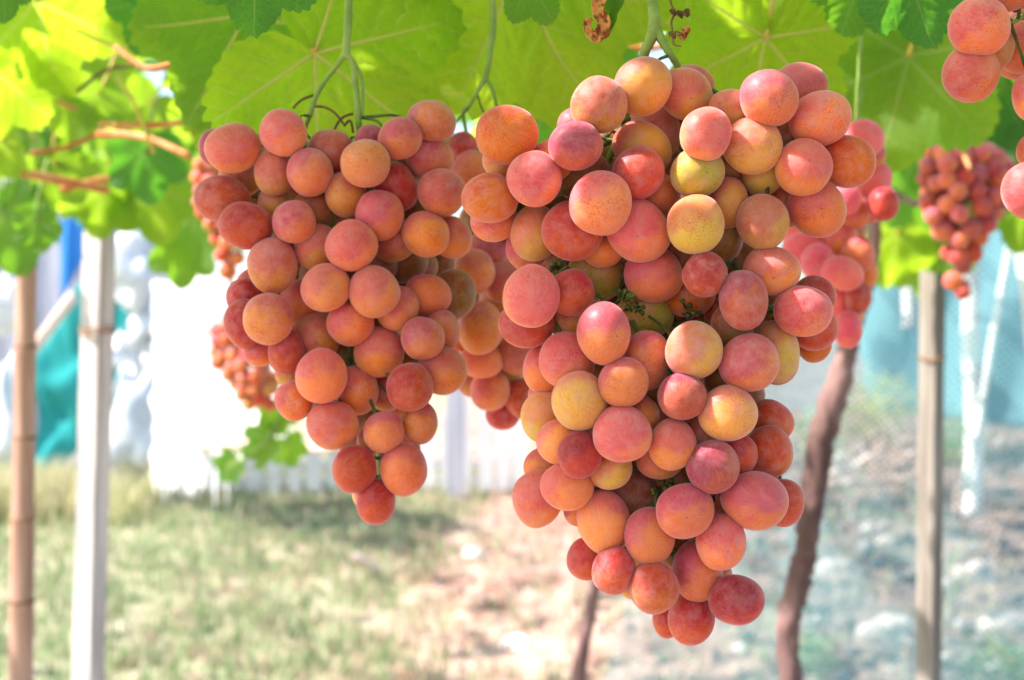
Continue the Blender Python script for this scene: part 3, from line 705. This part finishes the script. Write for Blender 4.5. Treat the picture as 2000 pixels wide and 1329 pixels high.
me = mesh('foliage', cv, cf, True, cu); at = me.attributes.new('tint', 'FLOAT', 'POINT'); at.data.foreach_set('value', ct)
tag(put('foliage', me, vineB, M['foliage']), kind='stuff')
# shoot that carries the low leaves behind the left bunch
tube('shoot', [P(560, 700, 2.6), P(556, 780, 2.55), P(540, 830, 2.5), P(500, 880, 2.5), P(440, 915, 2.6)], [.004, .004, .0035, .003, .002], M['stem'], vineC, 7)

# dried leaf rolled up beside the stem, and its green half
def strip(name, pts, widths, mat, parent, seed=0, curl=.5, nrm=Vector((0, -1, 0))):
    p, w = smooth_path(pts, widths, 6); vs, fs = [], []; m = 7
    for i, c in enumerate(p):
        t = (p[min(i+1, len(p)-1)] - p[max(i-1, 0)]).normalized(); s = t.cross(nrm).normalized()
        for k in range(m):
            u = k / (m - 1) * 2 - 1
            wob = 1 + .28 * noise.noise(Vector((i * .35, u * 2, seed)))
            vs.append(c + s * (u * w[i] * wob) + nrm * (curl * w[i] * (u * u) + .0022 * noise.noise(Vector((i * .5, u * 3, seed + 9)))))
    for i in range(len(p) - 1):
        for k in range(m - 1): fs.append((i*m+k, i*m+k+1, (i+1)*m+k+1, (i+1)*m+k))
    o = put(name, mesh(name, vs, fs), parent, mat)
    s = o.modifiers.new('thickness', 'SOLIDIFY'); s.thickness = .0004; return o
q = .60
o = strip('dried_leaf', [P(1172, -30, q), P(1170, 0, q), P(1167, 22, q), P(1178, 42, q), P(1176, 64, q), P(1164, 74, q), P(1150, 62, q), P(1146, 46, q), P(1156, 37, q)],
      [.0030, .0030, .0022, .0026, .0028, .0022, .0017, .0013, .0007], M['dry'], vineB, 4, .7)
tag(o, 'curled brown dead leaf tip between the bunches')
o = strip('leaf', [P(1198, -40, q + .006), P(1196, 0, q + .006), P(1190, 40, q + .004), P(1184, 72, q + .003)], [.0050, .0042, .0026, .0003], M['leaf'], vineB, 6, .9); o['tint'] = .35
o.data.uv_layers.new(name='UVMap')
td = M['tendril']
tube('tendril', [P(1306, -20, .6), P(1311, 8, .6), P(1317, 25, .6), P(1311, 45, .602), P(1315, 68, .6), P(1316, 86, .6), P(1331, 91, .598)], [.0005] * 6 + [.0003], td, vineA, 6)
for x, y, w in ((1328, 28, .0012), (1341, 26, .0016), (1334, 70, .0024), (1340, 60, .002), (1315, 24, .0012), (1314, 68, .0015)):
    strip('dried_leaf', [P(x - 6, y - 5, .6), P(x, y, .599), P(x + 5, y + 6, .601)], [w * .6, w, w * .4], M['dry'] if w > .0018 else td, vineA, x, .9)
tube('tendril', [P(1315, 64, .6), P(1322, 62, .6), P(1330, 66, .6)], .0004, td, vineA, 6)

# ------------------------------------------------------------------ grapes
PAL = {  # skin colour; blush colour with lilac sky light painted in
 'p': ((.68, .23, .09), (.54, .10, .15)), 'P': ((.78, .27, .11), (.64, .11, .14)), 'o': ((.74, .26, .055), (.60, .13, .12)),
 'O': ((.62, .17, .015), (.54, .07, .025)), 'q': ((.80, .28, .10), (.64, .14, .14)), 'r': ((.54, .09, .025), (.44, .035, .04)),
 'K': ((.86, .20, .22), (.76, .10, .20)),  # brighter copy of the pinks, sunlight on the rear bunch painted in
 'c': ((.52, .06, .045), (.34, .018, .04)), 'm': ((.46, .10, .07), (.34, .045, .11)), 't': ((.60, .26, .065), (.52, .13, .11)),
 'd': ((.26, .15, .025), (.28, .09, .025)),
 'y': ((.62, .36, .08), (.60, .20, .10)), 'g': ((.38, .27, .035), (.42, .20, .05)), 'Y': ((.72, .34, .10), (.62, .18, .13)),
}
def ico(sub):
    import bmesh
    bm = bmesh.new(); bmesh.ops.create_icosphere(bm, subdivisions=sub, radius=1)
    return bm
def grape_mesh(sub, seed):
    bm = ico(sub)
    for v in bm.verts:
        d = v.co.normalized()
        k = 1 + .075 * noise.noise(d * .9 + Vector((seed, 0, 0)))
        k *= 1 - .035 * math.exp(-((1 - d.z) / .012)) - .10 * math.exp(-((1 + d.z) / .02))
        v.co = d * k
    for f in bm.faces: f.smooth = True
    me = bpy.data.meshes.new('grape'); bm.to_mesh(me); bm.free(); me.materials.append(M['grape']); return me
GH = [grape_mesh(5, s * 3.3) for s in range(6)]; GL = [grape_mesh(3, s * 3.3) for s in range(4)]
grnd = random.Random(3)
def add_grape(root, c, ax, ay, az, rot, code, hi=True, bloom=None):
    """rot: 3x3 whose columns are the grape's axes (third = from stalk to flower scar)"""
    me = grnd.choice(GH if hi else GL)
    o = put('grape', me, root)
    ax *= 1.035; ay *= 1.035
    tw = Matrix.Rotation(grnd.uniform(0, 6.28), 3, 'Z') if abs(ax - ay) < .04 * ax else Matrix.Identity(3)
    o.matrix_basis = Matrix.Translation(c) @ (rot @ tw).to_4x4() @ Matrix.Diagonal((ax, ay, az, 1))
    A, B = PAL[code]; j = grnd.uniform(.9, 1.1); h = grnd.uniform(.86, 1.16)
    gg = 1.0 if code in 'yYgt' else .88
    o['ca'] = [min(.9, A[0] * j * 1.05), A[1] * j * h * gg * (1.08 if code in 'yYgt' else 1), A[2] * j * .8]; o['cb'] = [min(.9, B[0] * j * 1.05), B[1] * j * h * gg, B[2] * j * .9]
    sd = Vector((grnd.gauss(0, .5), grnd.gauss(0, .5), grnd.gauss(0, .8)))
    # blush and painted lilac sky light sit on the upper left of most grapes
    upl = (rot @ tw).transposed() @ Vector((-.45, -.1, .9)); sd = (sd * .6 + upl).normalized()
    o['side'] = [sd.x, sd.y, sd.z]
    o['scar'] = grnd.choice([0.0, 0.0, .15, .3, .8])
    o['speck'] = grnd.choice([.3, .6, .9, 1.0]) if hi else 0.0
    o['bloom'] = grnd.uniform(.15, .6) if bloom is None else bloom
    return o
def lie(ang, tiltx, tilty):
    """axes for a grape seen nearly end on: long axis at ang in the picture, scar towards the camera"""
    f = Vector((tiltx, -1, tilty)).normalized(); x = Vector((cos(R(ang)), 0, sin(R(ang)))); x = (x - f * x.dot(f)).normalized()
    y = f.cross(x); return Matrix((x, y, f)).transposed()
def solve_bunch(root, d0, data, rachis, shape=None, fill=60, deep=.05, pedmat=None, speck=True, thickness=.04):
    """each grape's distance comes from which grapes it touches and hides behind"""
    data = sorted(enumerate(data), key=lambda t: (t[1][5], t[0])); placed = []
    for _, g in data:
        x, y, a, b, ang, rank, code = g
        d = d0 + (shape(x, y) if shape else 0) + max(0, rank) * .004
        for _ in range(3):
            for (px, py, pa, pb, pd) in placed:
                r1, r2 = (a + b) / 2 * d / FPX, (pa + pb) / 2 * pd / FPX; dist = math.hypot(x - px, y - py) * d / FPX
                s = (r1 + r2) * .93
                if dist < s: d = max(d, pd + math.sqrt(s * s - dist * dist) * .96)
        d = min(d, d0 + .085)
        placed.append((x, y, a, b, d))
        c = P(x, y, d); k = d / FPX
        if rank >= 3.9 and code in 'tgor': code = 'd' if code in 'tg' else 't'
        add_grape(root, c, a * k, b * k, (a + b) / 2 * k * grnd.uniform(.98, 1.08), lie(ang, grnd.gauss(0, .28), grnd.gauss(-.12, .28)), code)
    # the inner and rear grapes of the bunch, hidden in the silhouette
    shown = list(placed); solid = [(P(x, y, d), (a + b) / 2 * d / FPX) for x, y, a, b, d in placed]
    n = 0
    for _ in range(6000):
        if n >= fill: break
        x, y, a, b, d = grnd.choice(shown); x += grnd.uniform(-40, 40); y += grnd.uniform(-40, 40); d = d + grnd.uniform(.018, deep + .02)
        if d > d0 + .12: continue
        r = grnd.uniform(.85, 1.02) * (a + b) / 2
        ok = True
        for k in range(14):
            ex, ey = x + r * cos(k * .449), y + r * sin(k * .449)
            if not any(((ex - q[0]) / (q[2] * .97)) ** 2 + ((ey - q[1]) / (q[3] * .97)) ** 2 < 1 for q in shown): ok = False; break
        if not ok: continue
        c = P(x, y, d); rm = r * d / FPX
        if any((c - s[0]).length < .90 * (rm + s[1]) for s in solid): continue
        solid.append((c, rm)); n += 1
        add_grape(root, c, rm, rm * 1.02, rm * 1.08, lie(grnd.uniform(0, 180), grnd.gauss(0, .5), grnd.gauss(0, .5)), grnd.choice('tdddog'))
    def cov(x, y, k=1.0): return any(((x - q[0]) / (q[2] * k)) ** 2 + ((y - q[1]) / (q[3] * k)) ** 2 < 1 for q in shown)
    holes = []
    for gx in range(int(min(q[0] for q in shown)), int(max(q[0] for q in shown)), 9):
        for gy in range(int(min(q[1] for q in shown)), int(max(q[1] for q in shown)), 9):
            if cov(gx, gy): continue
            if sum(1 for k in range(12) if any(cov(gx + t * cos(k * .5236), gy + t * sin(k * .5236)) for t in (14, 28, 42, 56))) >= 11: holes.append((gx, gy))
    grnd.shuffle(holes); cover = []
    for hx, hy in holes:
        if any(math.hypot(hx - c[0], hy - c[1]) < c[2] * .9 for c in cover): continue
        best = None
        for _ in range(60):
            r = grnd.uniform(.62, .92) * (sum(q[2] for q in shown) / len(shown)); x = hx + grnd.uniform(-.7, .7) * r; y = hy + grnd.uniform(-.7, .7) * r
            out = sum(1 for k in range(14) if not cov(x + r * cos(k * .449), y + r * sin(k * .449), 1.03))
            out += .5 * (math.hypot(hx - x, hy - y) > r * .85)
            if best is None or out < best[0]: best = (out, x, y, r)
        out, x, y, r = best
        if out > 3.1: continue
        cover.append((x, y, r)); d = d0 + grnd.uniform(.05, .085); c = P(x, y, d); rm = r * d / FPX; solid.append((c, rm))
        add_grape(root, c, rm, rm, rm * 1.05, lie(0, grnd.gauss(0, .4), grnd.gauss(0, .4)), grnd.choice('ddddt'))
    # stalk skeleton and one short stalk for each grape
    joints = []
    for br in rachis:
        pts = [P(x, y, d) for x, y, d, r in br]; rad = [r * d / FPX for x, y, d, r in br]
        p, r = smooth_path(pts, rad, 8)
        joints += p
        vs, fs = tube_geo(p, r, 12, rough=.25)
        put('stem', mesh('stem', vs, fs), root, M['stem'] if br is rachis[0] or br[0][1] < 160 else M['darkstem'])
    for c, rm in solid:
        best = min(joints, key=lambda q: (q - c).length + (.01 if q.z < c.z else 0))
        dr = (best - c)
        if dr.length < rm * 1.05: continue
        u = dr.normalized(); s = c + u * rm * .9; e = best if dr.length < .04 + rm else c + u * (rm + .03)
        side = Vector((grnd.gauss(0, .002), grnd.gauss(0, .002), .002))
        p = [s, c + u * (rm + .0012), c + u * (rm + .0022), s.lerp(e, .5) + side, e]
        vs, fs = tube_geo(*smooth_path(p, [.0006, .0017, .0009, .0006, .0009], 3), n=7, rough=.3)
        put('pedicel', mesh('pedicel', vs, fs), root, M['darkstem'])
    return solid

# ---- the big bunch on the right
RB = [
 (989,263,57,60,70,1,'O'),(980,310,38,36,0,2.4,'Y'),(1043,350,52,53,0,0,'q'),(957,387,55,48,-10,1,'O'),(965,430,46,42,0,2,'o'),
 (1045,455,48,54,0,1.6,'y'),(1030,487,41,40,0,3,'p'),(1123,285,52,46,0,0,'m'),(1170,206,55,54,0,.2,'t'),(1256,169,56,56,0,.3,'t'),
 (1125,248,36,36,0,4,'p'),(1080,312,42,40,0,4,'q'),(1140,345,52,50,0,4,'t'),(1173,397,60,61,0,-1,'P'),(1247,338,52,50,-30,.1,'c'),
 (1255,290,58,50,-40,2,'t'),(1278,258,56,50,-55,3,'t'),(1246,452,64,57,-48,.5,'P'),(1117,452,59,55,-30,.6,'r'),(1285,380,42,40,0,2,'p'),
 (1178,486,42,36,0,3,'o'),(1165,535,55,52,0,3.2,'g'),(1276,537,56,54,-60,1.6,'p'),(1038,579,54,60,0,0,'q'),(1116,573,43,46,0,1,'r'),
 (1028,632,54,47,-10,1.6,'r'),(1110,628,38,38,0,3,'t'),(1180,652,49,60,0,0,'p'),(1260,615,54,48,0,3.2,'g'),(1264,705,44,58,0,1,'p'),
 (1354,685,54,55,0,.5,'Y'),(1218,747,48,49,0,-.5,'p'),(1332,775,46,46,0,0,'m'),(1107,705,54,54,0,1.6,'q'),(1066,722,44,48,0,3,'o'),
 (1132,783,53,57,10,.6,'Y'),(1068,815,50,53,0,2,'y'),(1062,772,30,30,0,5,'p'),(1216,849,54,56,0,0,'P'),(1093,865,45,44,0,1.6,'q'),
 (1132,889,43,46,0,.7,'c'),(1250,812,38,38,0,2.5,'o'),(1313,868,46,50,0,.6,'o'),(1422,807,57,54,-10,0,'Y'),(1192,915,42,41,0,1.7,'y'),
 (1290,893,48,42,0,3,'t'),(1062,912,37,38,0,3.4,'o'),(1107,950,52,46,-20,1.1,'q'),(1050,975,48,57,-15,2,'o'),(1179,1021,50,61,5,.6,'q'),
 (1132,998,30,30,0,4,'p'),(1235,975,58,60,0,4,'g'),(1268,1048,48,56,0,0,'p'),(1338,999,56,52,20,-1,'p'),(1392,912,51,50,-40,0,'m'),
 (1440,888,40,41,0,2,'r'),(1502,883,46,52,0,2.1,'O'),(1505,824,46,40,-30,3,'O'),(1475,979,64,55,-5,.1,'p'),(1530,983,40,46,0,2,'r'),
 (1408,1060,48,55,0,0,'q'),(1362,1115,48,60,0,1,'p'),(1277,1148,48,49,0,.3,'O'),(1199,1114,42,47,0,1.2,'r'),(1145,1092,38,42,0,2,'r'),
 (1350,1207,45,52,0,1.3,'r'),(1438,1173,54,48,-15,.6,'c'),(1303,1212,28,34,0,3,'r'),(1400,1128,30,32,0,4,'r'),(1480,930,30,30,0,4,'p'),
 (1236,1140,26,30,0,4,'r'),
 (1340,184,56,48,-48,1,'t'),(1352,168,44,38,-30,3,'p'),(1379,261,49,51,0,-.5,'q'),(1430,213,45,38,-20,3,'t'),(1503,192,56,54,0,0,'p'),
 (1562,170,52,46,-10,1.6,'p'),(1602,231,60,52,10,.6,'q'),(1469,285,57,54,-20,.1,'Y'),(1569,327,54,54,0,-.5,'o'),(1655,316,55,49,-20,1,'O'),
 (1596,408,58,53,-50,1.1,'o'),(1362,337,53,48,10,2,'g'),(1358,440,54,58,0,.6,'y'),(1419,397,42,50,0,3,'t'),(1488,342,40,40,0,2,'y'),
 (1490,434,50,53,0,1.6,'t'),(1535,400,44,44,0,3.5,'t'),(1415,325,42,40,0,4,'t'),(1527,265,32,28,0,4,'t'),
 (1377,537,43,42,0,1,'r'),(1507,530,55,47,-8,.5,'o'),(1452,586,47,58,5,0,'m'),(1568,608,56,48,-10,0,'q'),(1590,580,41,41,-20,2,'r'),
 (1590,640,45,44,0,2,'r'),(1590,672,34,36,0,3,'O'),(1513,686,47,60,0,1.2,'y'),(1520,710,38,40,0,4,'r'),(1464,710,57,55,0,-.5,'p'),
 (1346,578,50,42,0,3,'O'),(1430,640,40,46,0,4,'g'),(1403,615,26,34,0,5,'O'),(1372,850,40,44,0,4,'r'),(1300,760,40,44,0,4,'t'),
 (1410,470,40,44,0,4.5,'t'),(1330,500,38,40,0,4.5,'t'),(1230,540,30,34,0,5,'g'),(1180,590,34,30,0,5,'g'),(1420,740,44,40,0,4,'t'),
 (1320,930,40,44,0,5,'t'),(1430,990,34,40,0,4.2,'o'),(1320,1075,34,36,0,4,'g'),(1300,560,30,34,0,5,'O'),(1205,395,44,44,0,5,'t'),
]
q = .62
rb = empty('grape_bunch', P(1278, 20, q), 'biggest and sharpest bunch of pink and yellowish grapes, right of centre', 'grape bunch', 'ripe grape bunches hanging under the vine')
solve_bunch(rb, .578, RB, [
 [(1279,-60,.61,10),(1274,0,.612,10),(1278,40,.613,12),(1276,66,.614,13),(1262,96,.616,9.5),(1254,125,.62,9),(1235,200,.625,8),(1205,270,.625,7),(1186,330,.63,6),(1195,420,.635,6),(1215,520,.64,6),(1225,600,.64,6),(1220,700,.645,6)],
 [(1280,52,.614,11),(1296,84,.613,8.5),(1310,108,.612,7),(1327,142,.618,6.5),(1345,240,.635,7),(1360,340,.64,7),(1390,430,.642,7),(1420,500,.63,6),(1400,600,.645,6),(1370,700,.645,6),(1360,800,.645,5),(1330,900,.64,5),(1320,980,.63,5),(1325,1060,.635,4),(1340,1140,.63,3)],
 [(1338,168,.625,4),(1385,174,.610,4.5),(1412,190,.603,4.5),(1442,206,.602,4.5),(1470,240,.61,5),(1535,265,.612,6),(1590,270,.62,4)],
 [(1345,250,.635,4),(1440,330,.63,5),(1510,370,.632,4),(1570,380,.63,3)],
 [(1205,270,.625,4),(1120,320,.63,4),(1040,390,.625,3),(1000,400,.62,2)],
 [(1222,600,.64,5),(1150,600,.63,4),(1086,522,.612,5),(1070,560,.61,4)],
 [(1226,598,.64,5),(1215,575,.62,5),(1207,565,.616,4),(1232,600,.616,4.5)],
 [(1300,590,.625,7),(1322,640,.628,7),(1370,720,.645,5)],
 [(1420,500,.63,5),(1500,600,.628,4),(1545,620,.63,3)],
 [(1225,690,.645,4),(1150,720,.63,4),(1090,760,.63,3),(1080,850,.63,3)],
 [(1360,800,.645,4),(1440,860,.635,4),(1500,900,.635,3)],
 [(1330,900,.64,4),(1200,960,.63,3),(1120,960,.625,3)],
 [(1325,970,.63,4),(1300,945,.612,3.5),(1295,930,.61,2)],
], shape=lambda x, y: .014 * ((x - 1300) / 300) ** 2 + .012 * max(0, (y - 900) / 300) - .002, fill=70)

def stubs(root, spots):
    r = random.Random(2)
    for x, y, d in spots:
        vs, fs = [], []
        for k in range(7):
            a = P(x + r.uniform(-14, 14), y + r.uniform(-12, 12), d + r.uniform(-.002, .004)); b = a + Vector((r.uniform(-.004, .004), -.002, r.uniform(-.003, .004)))
            tube_geo([a, a.lerp(b, .6), b, b + (b - a) * .12], [.0006, .0005, .0012, .0004], 6, vs, fs)
        put('bare_stalk', mesh('bare_stalk', vs, fs), root, M['darkstem'])
stubs(rb, [(1215,250,.606),(1195,262,.606),(1530,258,.604),(1442,345,.606),(1452,375,.606),(1412,480,.606),(1430,505,.604),(1092,522,.600),(1222,582,.603),(1236,602,.604),(1192,598,.606),(1340,610,.604),(1300,945,.602),(1290,960,.602),(1505,610,.604),(1322,1080,.602),(1350,1052,.600),(1385,985,.602),(1100,300,.606)])
# ---- the left bunch
LB = [
 (422,288,33,36,0,3,'m'),(455,290,54,47,12,1,'o'),(554,260,45,45,0,1,'q'),(645,296,44,42,0,4,'m'),(605,337,43,46,20,1.9,'p'),
 (535,337,37,44,0,2.2,'t'),(713,319,46,47,0,0,'p'),(435,389,54,45,-8,2,'r'),(479,442,51,45,-12,1,'r'),(575,434,42,41,0,1.1,'p'),
 (675,380,38,44,0,3,'t'),(741,421,46,48,0,1.5,'p'),(686,481,49,50,0,0,'q'),(618,484,42,46,0,3,'t'),(532,519,48,54,0,1.5,'t'),
 (470,346,42,36,0,4,'r'),(536,396,32,34,0,6,'r'),(612,408,40,38,0,5,'t'),(843,236,47,39,-10,2,'p'),(781,270,43,40,0,1.8,'p'),
 (722,274,30,30,0,5,'m'),(839,308,47,42,-40,3,'p'),(772,365,50,40,-62,3,'r'),(863,377,46,45,0,2,'o'),(770,469,44,41,30,3,'t'),
 (831,458,46,43,-30,2.1,'o'),(883,465,42,37,-50,3,'o'),(636,562,48,46,0,0,'q'),(730,570,49,49,0,.1,'q'),(685,631,44,44,0,1.2,'o'),
 (523,624,47,50,0,0,'q'),(477,634,38,48,0,1.3,'r'),(477,580,34,36,0,3,'r'),(500,562,38,38,0,3.1,'p'),(590,592,46,46,0,3,'o'),
 (776,602,45,40,40,1.5,'p'),(835,578,45,40,-15,1.9,'p'),(790,512,44,42,0,6,'t'),(886,574,42,48,0,5,'t'),(628,735,49,52,0,0,'q'),
 (508,688,32,28,0,3,'o'),(560,687,35,44,0,2,'r'),(619,658,46,46,0,2.6,'t'),(572,728,34,30,0,4,'o'),(574,784,36,38,0,2,'o'),
 (649,831,50,46,0,1.6,'o'),(697,762,42,48,0,1.7,'o'),(741,688,48,48,0,1.2,'o'),(825,662,42,41,-30,1,'p'),(800,758,44,48,0,0,'r'),
 (863,724,48,46,-20,2,'o'),(864,646,33,40,0,3,'p'),(820,826,34,42,0,2.2,'o'),(750,845,40,39,0,1,'p'),(752,768,36,36,0,3,'t'),
 (692,917,41,46,0,1,'r'),(788,918,45,50,0,1.1,'q'),(734,980,37,44,0,1.05,'r'),(712,966,22,26,0,4,'o'),(720,862,22,30,0,4,'o'),
 (690,420,36,36,0,6,'t'),(620,540,36,36,0,6,'t'),(740,520,36,34,0,5,'t'),(820,520,34,34,0,6,'t'),(660,700,36,36,0,5,'t'),(790,690,34,34,0,5,'t'),
 (730,370,30,34,0,6,'r'),(560,500,30,34,0,6,'t'),(790,330,34,34,0,6,'t'),(560,640,34,34,0,6,'o'),
]
q = .72
lb = empty('grape_bunch', P(680, 40, q), 'large coral pink bunch left of centre that tapers to a single grape', 'grape bunch', 'ripe grape bunches hanging under the vine')
solve_bunch(lb, .672, LB, [
 [(682,-60,.70,8),(681,0,.70,8),(679,60,.70,8),(676,104,.70,8.5),(688,122,.70,5.5),(695,170,.70,6),(700,230,.70,6),(704,300,.71,6),(700,400,.725,6),(700,520,.73,6),(700,640,.73,5),(715,760,.73,5),(735,850,.725,4),(740,930,.72,3)],
 [(675,104,.70,6.5),(655,132,.70,5),(632,162,.70,4.8),(614,195,.70,5.5),(606,222,.70,5.5),(596,248,.705,5),(570,330,.72,4),(520,400,.72,4)],
 [(690,118,.70,3),(706,150,.702,3),(709,190,.70,3),(708,230,.70,3)],
 [(704,300,.71,4),(780,360,.725,4),(840,420,.725,3)],[(700,420,.725,4),(600,480,.72,3),(530,560,.72,3)],
 [(700,560,.73,4),(780,620,.72,3),(830,680,.72,3)],[(700,600,.73,4),(620,680,.72,3),(560,720,.72,3)],
 [(700,640,.73,3),(690,700,.70,3),(686,690,.70,2)],
], shape=lambda x, y: .012 * ((x - 680) / 230) ** 2, fill=60)
for pts in ([(612,186,.70),(588,196,.70),(572,212,.70)], [(612,208,.70),(635,210,.70),(655,222,.70),(674,246,.70)], [(690,222,.70),(672,228,.70),(660,240,.705),(652,256,.71)], [(672,246,.70),(684,236,.698),(690,260,.70)]):
    tube('tendril', [P(*p) for p in pts], [3 * .7 / FPX, 2.6 * .7 / FPX, 2.8 * .7 / FPX] + ([2 * .7 / FPX] if len(pts) > 3 else []), M['tendril'], lb, 7)

# ---- the middle bunch behind it
MB = [
 (904,284,28,26,0,5,'c'),(886,306,30,30,0,5.1,'m'),(922,332,38,38,0,3,'p'),(953,492,40,40,0,4,'p'),(925,531,40,43,0,2,'q'),
 (985,551,42,40,0,3.4,'p'),(938,641,44,52,0,1,'o'),(941,704,42,34,0,2,'q'),(1012,690,42,44,0,4,'r'),(971,590,36,38,0,4,'o'),
 (957,762,38,40,0,2,'q'),(1022,779,36,38,0,2.1,'r'),(982,808,33,32,0,3,'r'),(922,742,30,34,0,4,'r'),(937,435,40,42,0,6,'t'),
 (905,500,36,36,0,6,'t'),(893,650,34,38,0,6,'O'),(1000,620,34,34,0,6,'o'),(960,660,34,34,0,6,'o'),(990,740,34,34,0,6,'r'),(950,380,36,36,0,6,'t'),(930,590,34,34,0,6,'t'),
 (990,510,34,34,0,6,'p'),(1010,440,36,36,0,6,'t'),
]
mb = empty('grape_bunch', P(962, 60, .82), 'bunch half hidden between the two large bunches, its tip of four grapes free', 'grape bunch', 'ripe grape bunches hanging under the vine')
solve_bunch(mb, .79, MB, [
 [(962,-80,.82,6.5),(962,0,.82,6.5),(963,50,.82,7),(956,110,.82,6),(948,150,.82,6.5),(933,178,.82,4),(918,205,.82,4),(905,225,.83,3.5),(925,330,.84,4),(940,450,.845,4),(950,560,.845,4),(965,680,.84,4),(985,760,.835,3)],
 [(948,150,.82,4.5),(960,170,.82,4),(968,200,.82,4),(975,240,.83,3.5),(960,330,.845,4)],
 [(932,182,.82,2),(940,210,.82,2),(952,232,.82,1.6)],[(915,212,.82,2),(890,240,.83,2),(880,262,.83,1.6)],
], fill=26)

# ---- the bunch cut by the top right corner
DB = [
 (1913,53,58,56,0,0,'q'),(1896,143,55,53,30,1,'o'),(1998,93,49,50,0,1.5,'q'),(1984,118,38,36,0,3,'p'),(2023,187,43,52,0,.6,'q'),(2026,297,38,38,0,1,'q'),
 (2008,373,47,54,0,.5,'q'),(2075,60,54,54,0,1,'p'),(2080,150,52,52,0,.8,'q'),(2085,250,52,52,0,.9,'o'),(2075,340,50,50,0,1.1,'p'),(2060,430,48,48,0,1,'q'),(1970,-30,50,50,0,2,'p'),(2060,-40,50,50,0,1,'o'),
]
db = empty('grape_bunch', P(2040, -20, .62), 'orange pink grapes of a bunch cut off by the top right corner', 'grape bunch', 'ripe grape bunches hanging under the vine')
solve_bunch(db, .578, DB, [[(2060,-140,.61,8),(2050,-40,.615,7),(2040,0,.61,6),(2050,100,.625,6),(2050,240,.625,5),(2045,360,.625,4)],
 [(2040,10,.606,4),(2000,32,.596,4),(1974,47,.596,3.5),(1960,52,.60,3)]], fill=14, deep=.03)

# ---- the pink bunch behind the big one
BB = [
 (1684,272,42,36,0,2,'K'),(1696,302,31,32,0,3,'P'),(1703,352,38,38,0,3,'K'),(1726,398,29,33,0,1,'c'),(1652,388,30,32,0,2,'K'),(1695,405,32,32,0,3,'q'),
 (1668,414,32,32,0,2,'q'),(1640,467,34,40,0,3,'P'),(1676,497,32,36,0,2,'P'),(1688,532,26,32,0,3,'o'),(1598,514,34,38,0,1,'K'),(1646,534,42,32,-20,.5,'K'),
 (1568,490,40,38,0,3,'K'),(1560,450,36,34,0,3.3,'K'),(1676,582,26,31,0,2,'r'),(1638,592,26,34,0,3,'K'),(1657,643,27,37,0,1,'K'),(1620,620,26,30,0,4,'P'),(1655,450,34,34,0,5,'r'),
 (1600,470,34,34,0,5,'P'),(1650,560,28,28,0,5,'o'),(1640,330,34,34,0,5,'P'),(1665,610,24,28,0,4,'r'),
]
bb = empty('grape_bunch', P(1680, 150, 1.02), 'blurred bright pink bunch directly behind the right side of the big bunch', 'grape bunch', 'ripe grape bunches hanging under the vine')
solve_bunch(bb, .96, BB, [[(1690,-40,1.0,4),(1680,100,1.0,4),(1675,220,1.0,5),(1670,340,1.01,4),(1650,450,1.01,4),(1650,560,1.005,3),(1660,620,1.0,3)]], fill=16)

# ---- bunches farther off
def far_bunch(label, d, rpx, prof, codes, n, seed, stem):
    r = random.Random(seed); root = empty('grape_bunch', P(prof[0][1] * .5 + prof[0][2] * .5, prof[0][0], d), label, 'grape bunch', 'ripe grape bunches hanging under the vine')
    ys = [p[0] for p in prof]; got = []; k = d / FPX
    for t in range(9000):
        if len(got) >= n: break
        y = r.uniform(ys[0], ys[-1])
        for (ya, la, ra), (yb, lb_, rb_) in zip(prof, prof[1:]):
            if ya <= y <= yb: f = (y - ya) / (yb - ya); L, Rr = la + (lb_ - la) * f, ra + (rb_ - ra) * f
        hw = max(2, (Rr - L) / 2 - rpx); cx = (L + Rr) / 2; ph = r.uniform(-math.pi, math.pi)
        if t < 5000: ph = r.uniform(-1.6, 1.6)
        u = r.uniform(.75, 1); x = cx + hw * u * sin(ph); dd = d - hw * .8 * k * u * cos(ph); rr = rpx * r.uniform(.85, 1.12)
        c = P(x, y, dd)
        if any((c - q[0]).length < .86 * (q[1] + rr * k) for q in got): continue
        got.append((c, rr * k))
        add_grape(root, c, rr * k, rr * k * r.uniform(1, 1.1), rr * k * 1.08, lie(r.uniform(0, 180), r.gauss(0, .5), r.gauss(0, .4)), r.choice(codes), hi=False)
    cx = lambda p: (p[1] + p[2]) / 2
    tube('stem', [P(stem[0], stem[1], d), P(cx(prof[0]), prof[0][0], d)] + [P(cx(p), p[0], d) for p in prof[1:]], [.003] * (len(prof) + 1), M['darkstem'], root, 8)
    return root
far_bunch('blurred dusky red bunch above the right timber post', 1.75, 19, [(285, 1820, 1930), (310, 1776, 1985), (370, 1788, 1992), (430, 1790, 1962), (480, 1828, 1930), (525, 1832, 1905)], 'cpmpppro', 88, 5, (1885, 200))
far_bunch('three or four small reddish grapes hanging low beside the right timber post', 1.85, 17, [(545, 1842, 1900), (560, 1842, 1916), (578, 1860, 1905)], 'rro', 5, 6, (1880, 500))
far_bunch('blurred orange red bunch behind the lower left edge of the left bunch', 2.3, 14, [(615, 425, 470), (650, 408, 500), (700, 405, 520), (745, 430, 560), (790, 470, 540)], 'tqtOp', 95, 7, (450, 540))
far_bunch('narrow blurred orange bunch behind the upper left edge of the left bunch', 2.0, 15, [(320, 372, 440), (400, 372, 470), (470, 410, 478), (520, 425, 478), (552, 435, 468)], 'qtOpt', 60, 8, (400, 250))
far_bunch('pale pink grapes at the top edge right of the central stem', 1.1, 26, [(-110, 1270, 1350), (-60, 1240, 1380), (20, 1282, 1352)], 'PPp', 14, 9, (1300, -200))
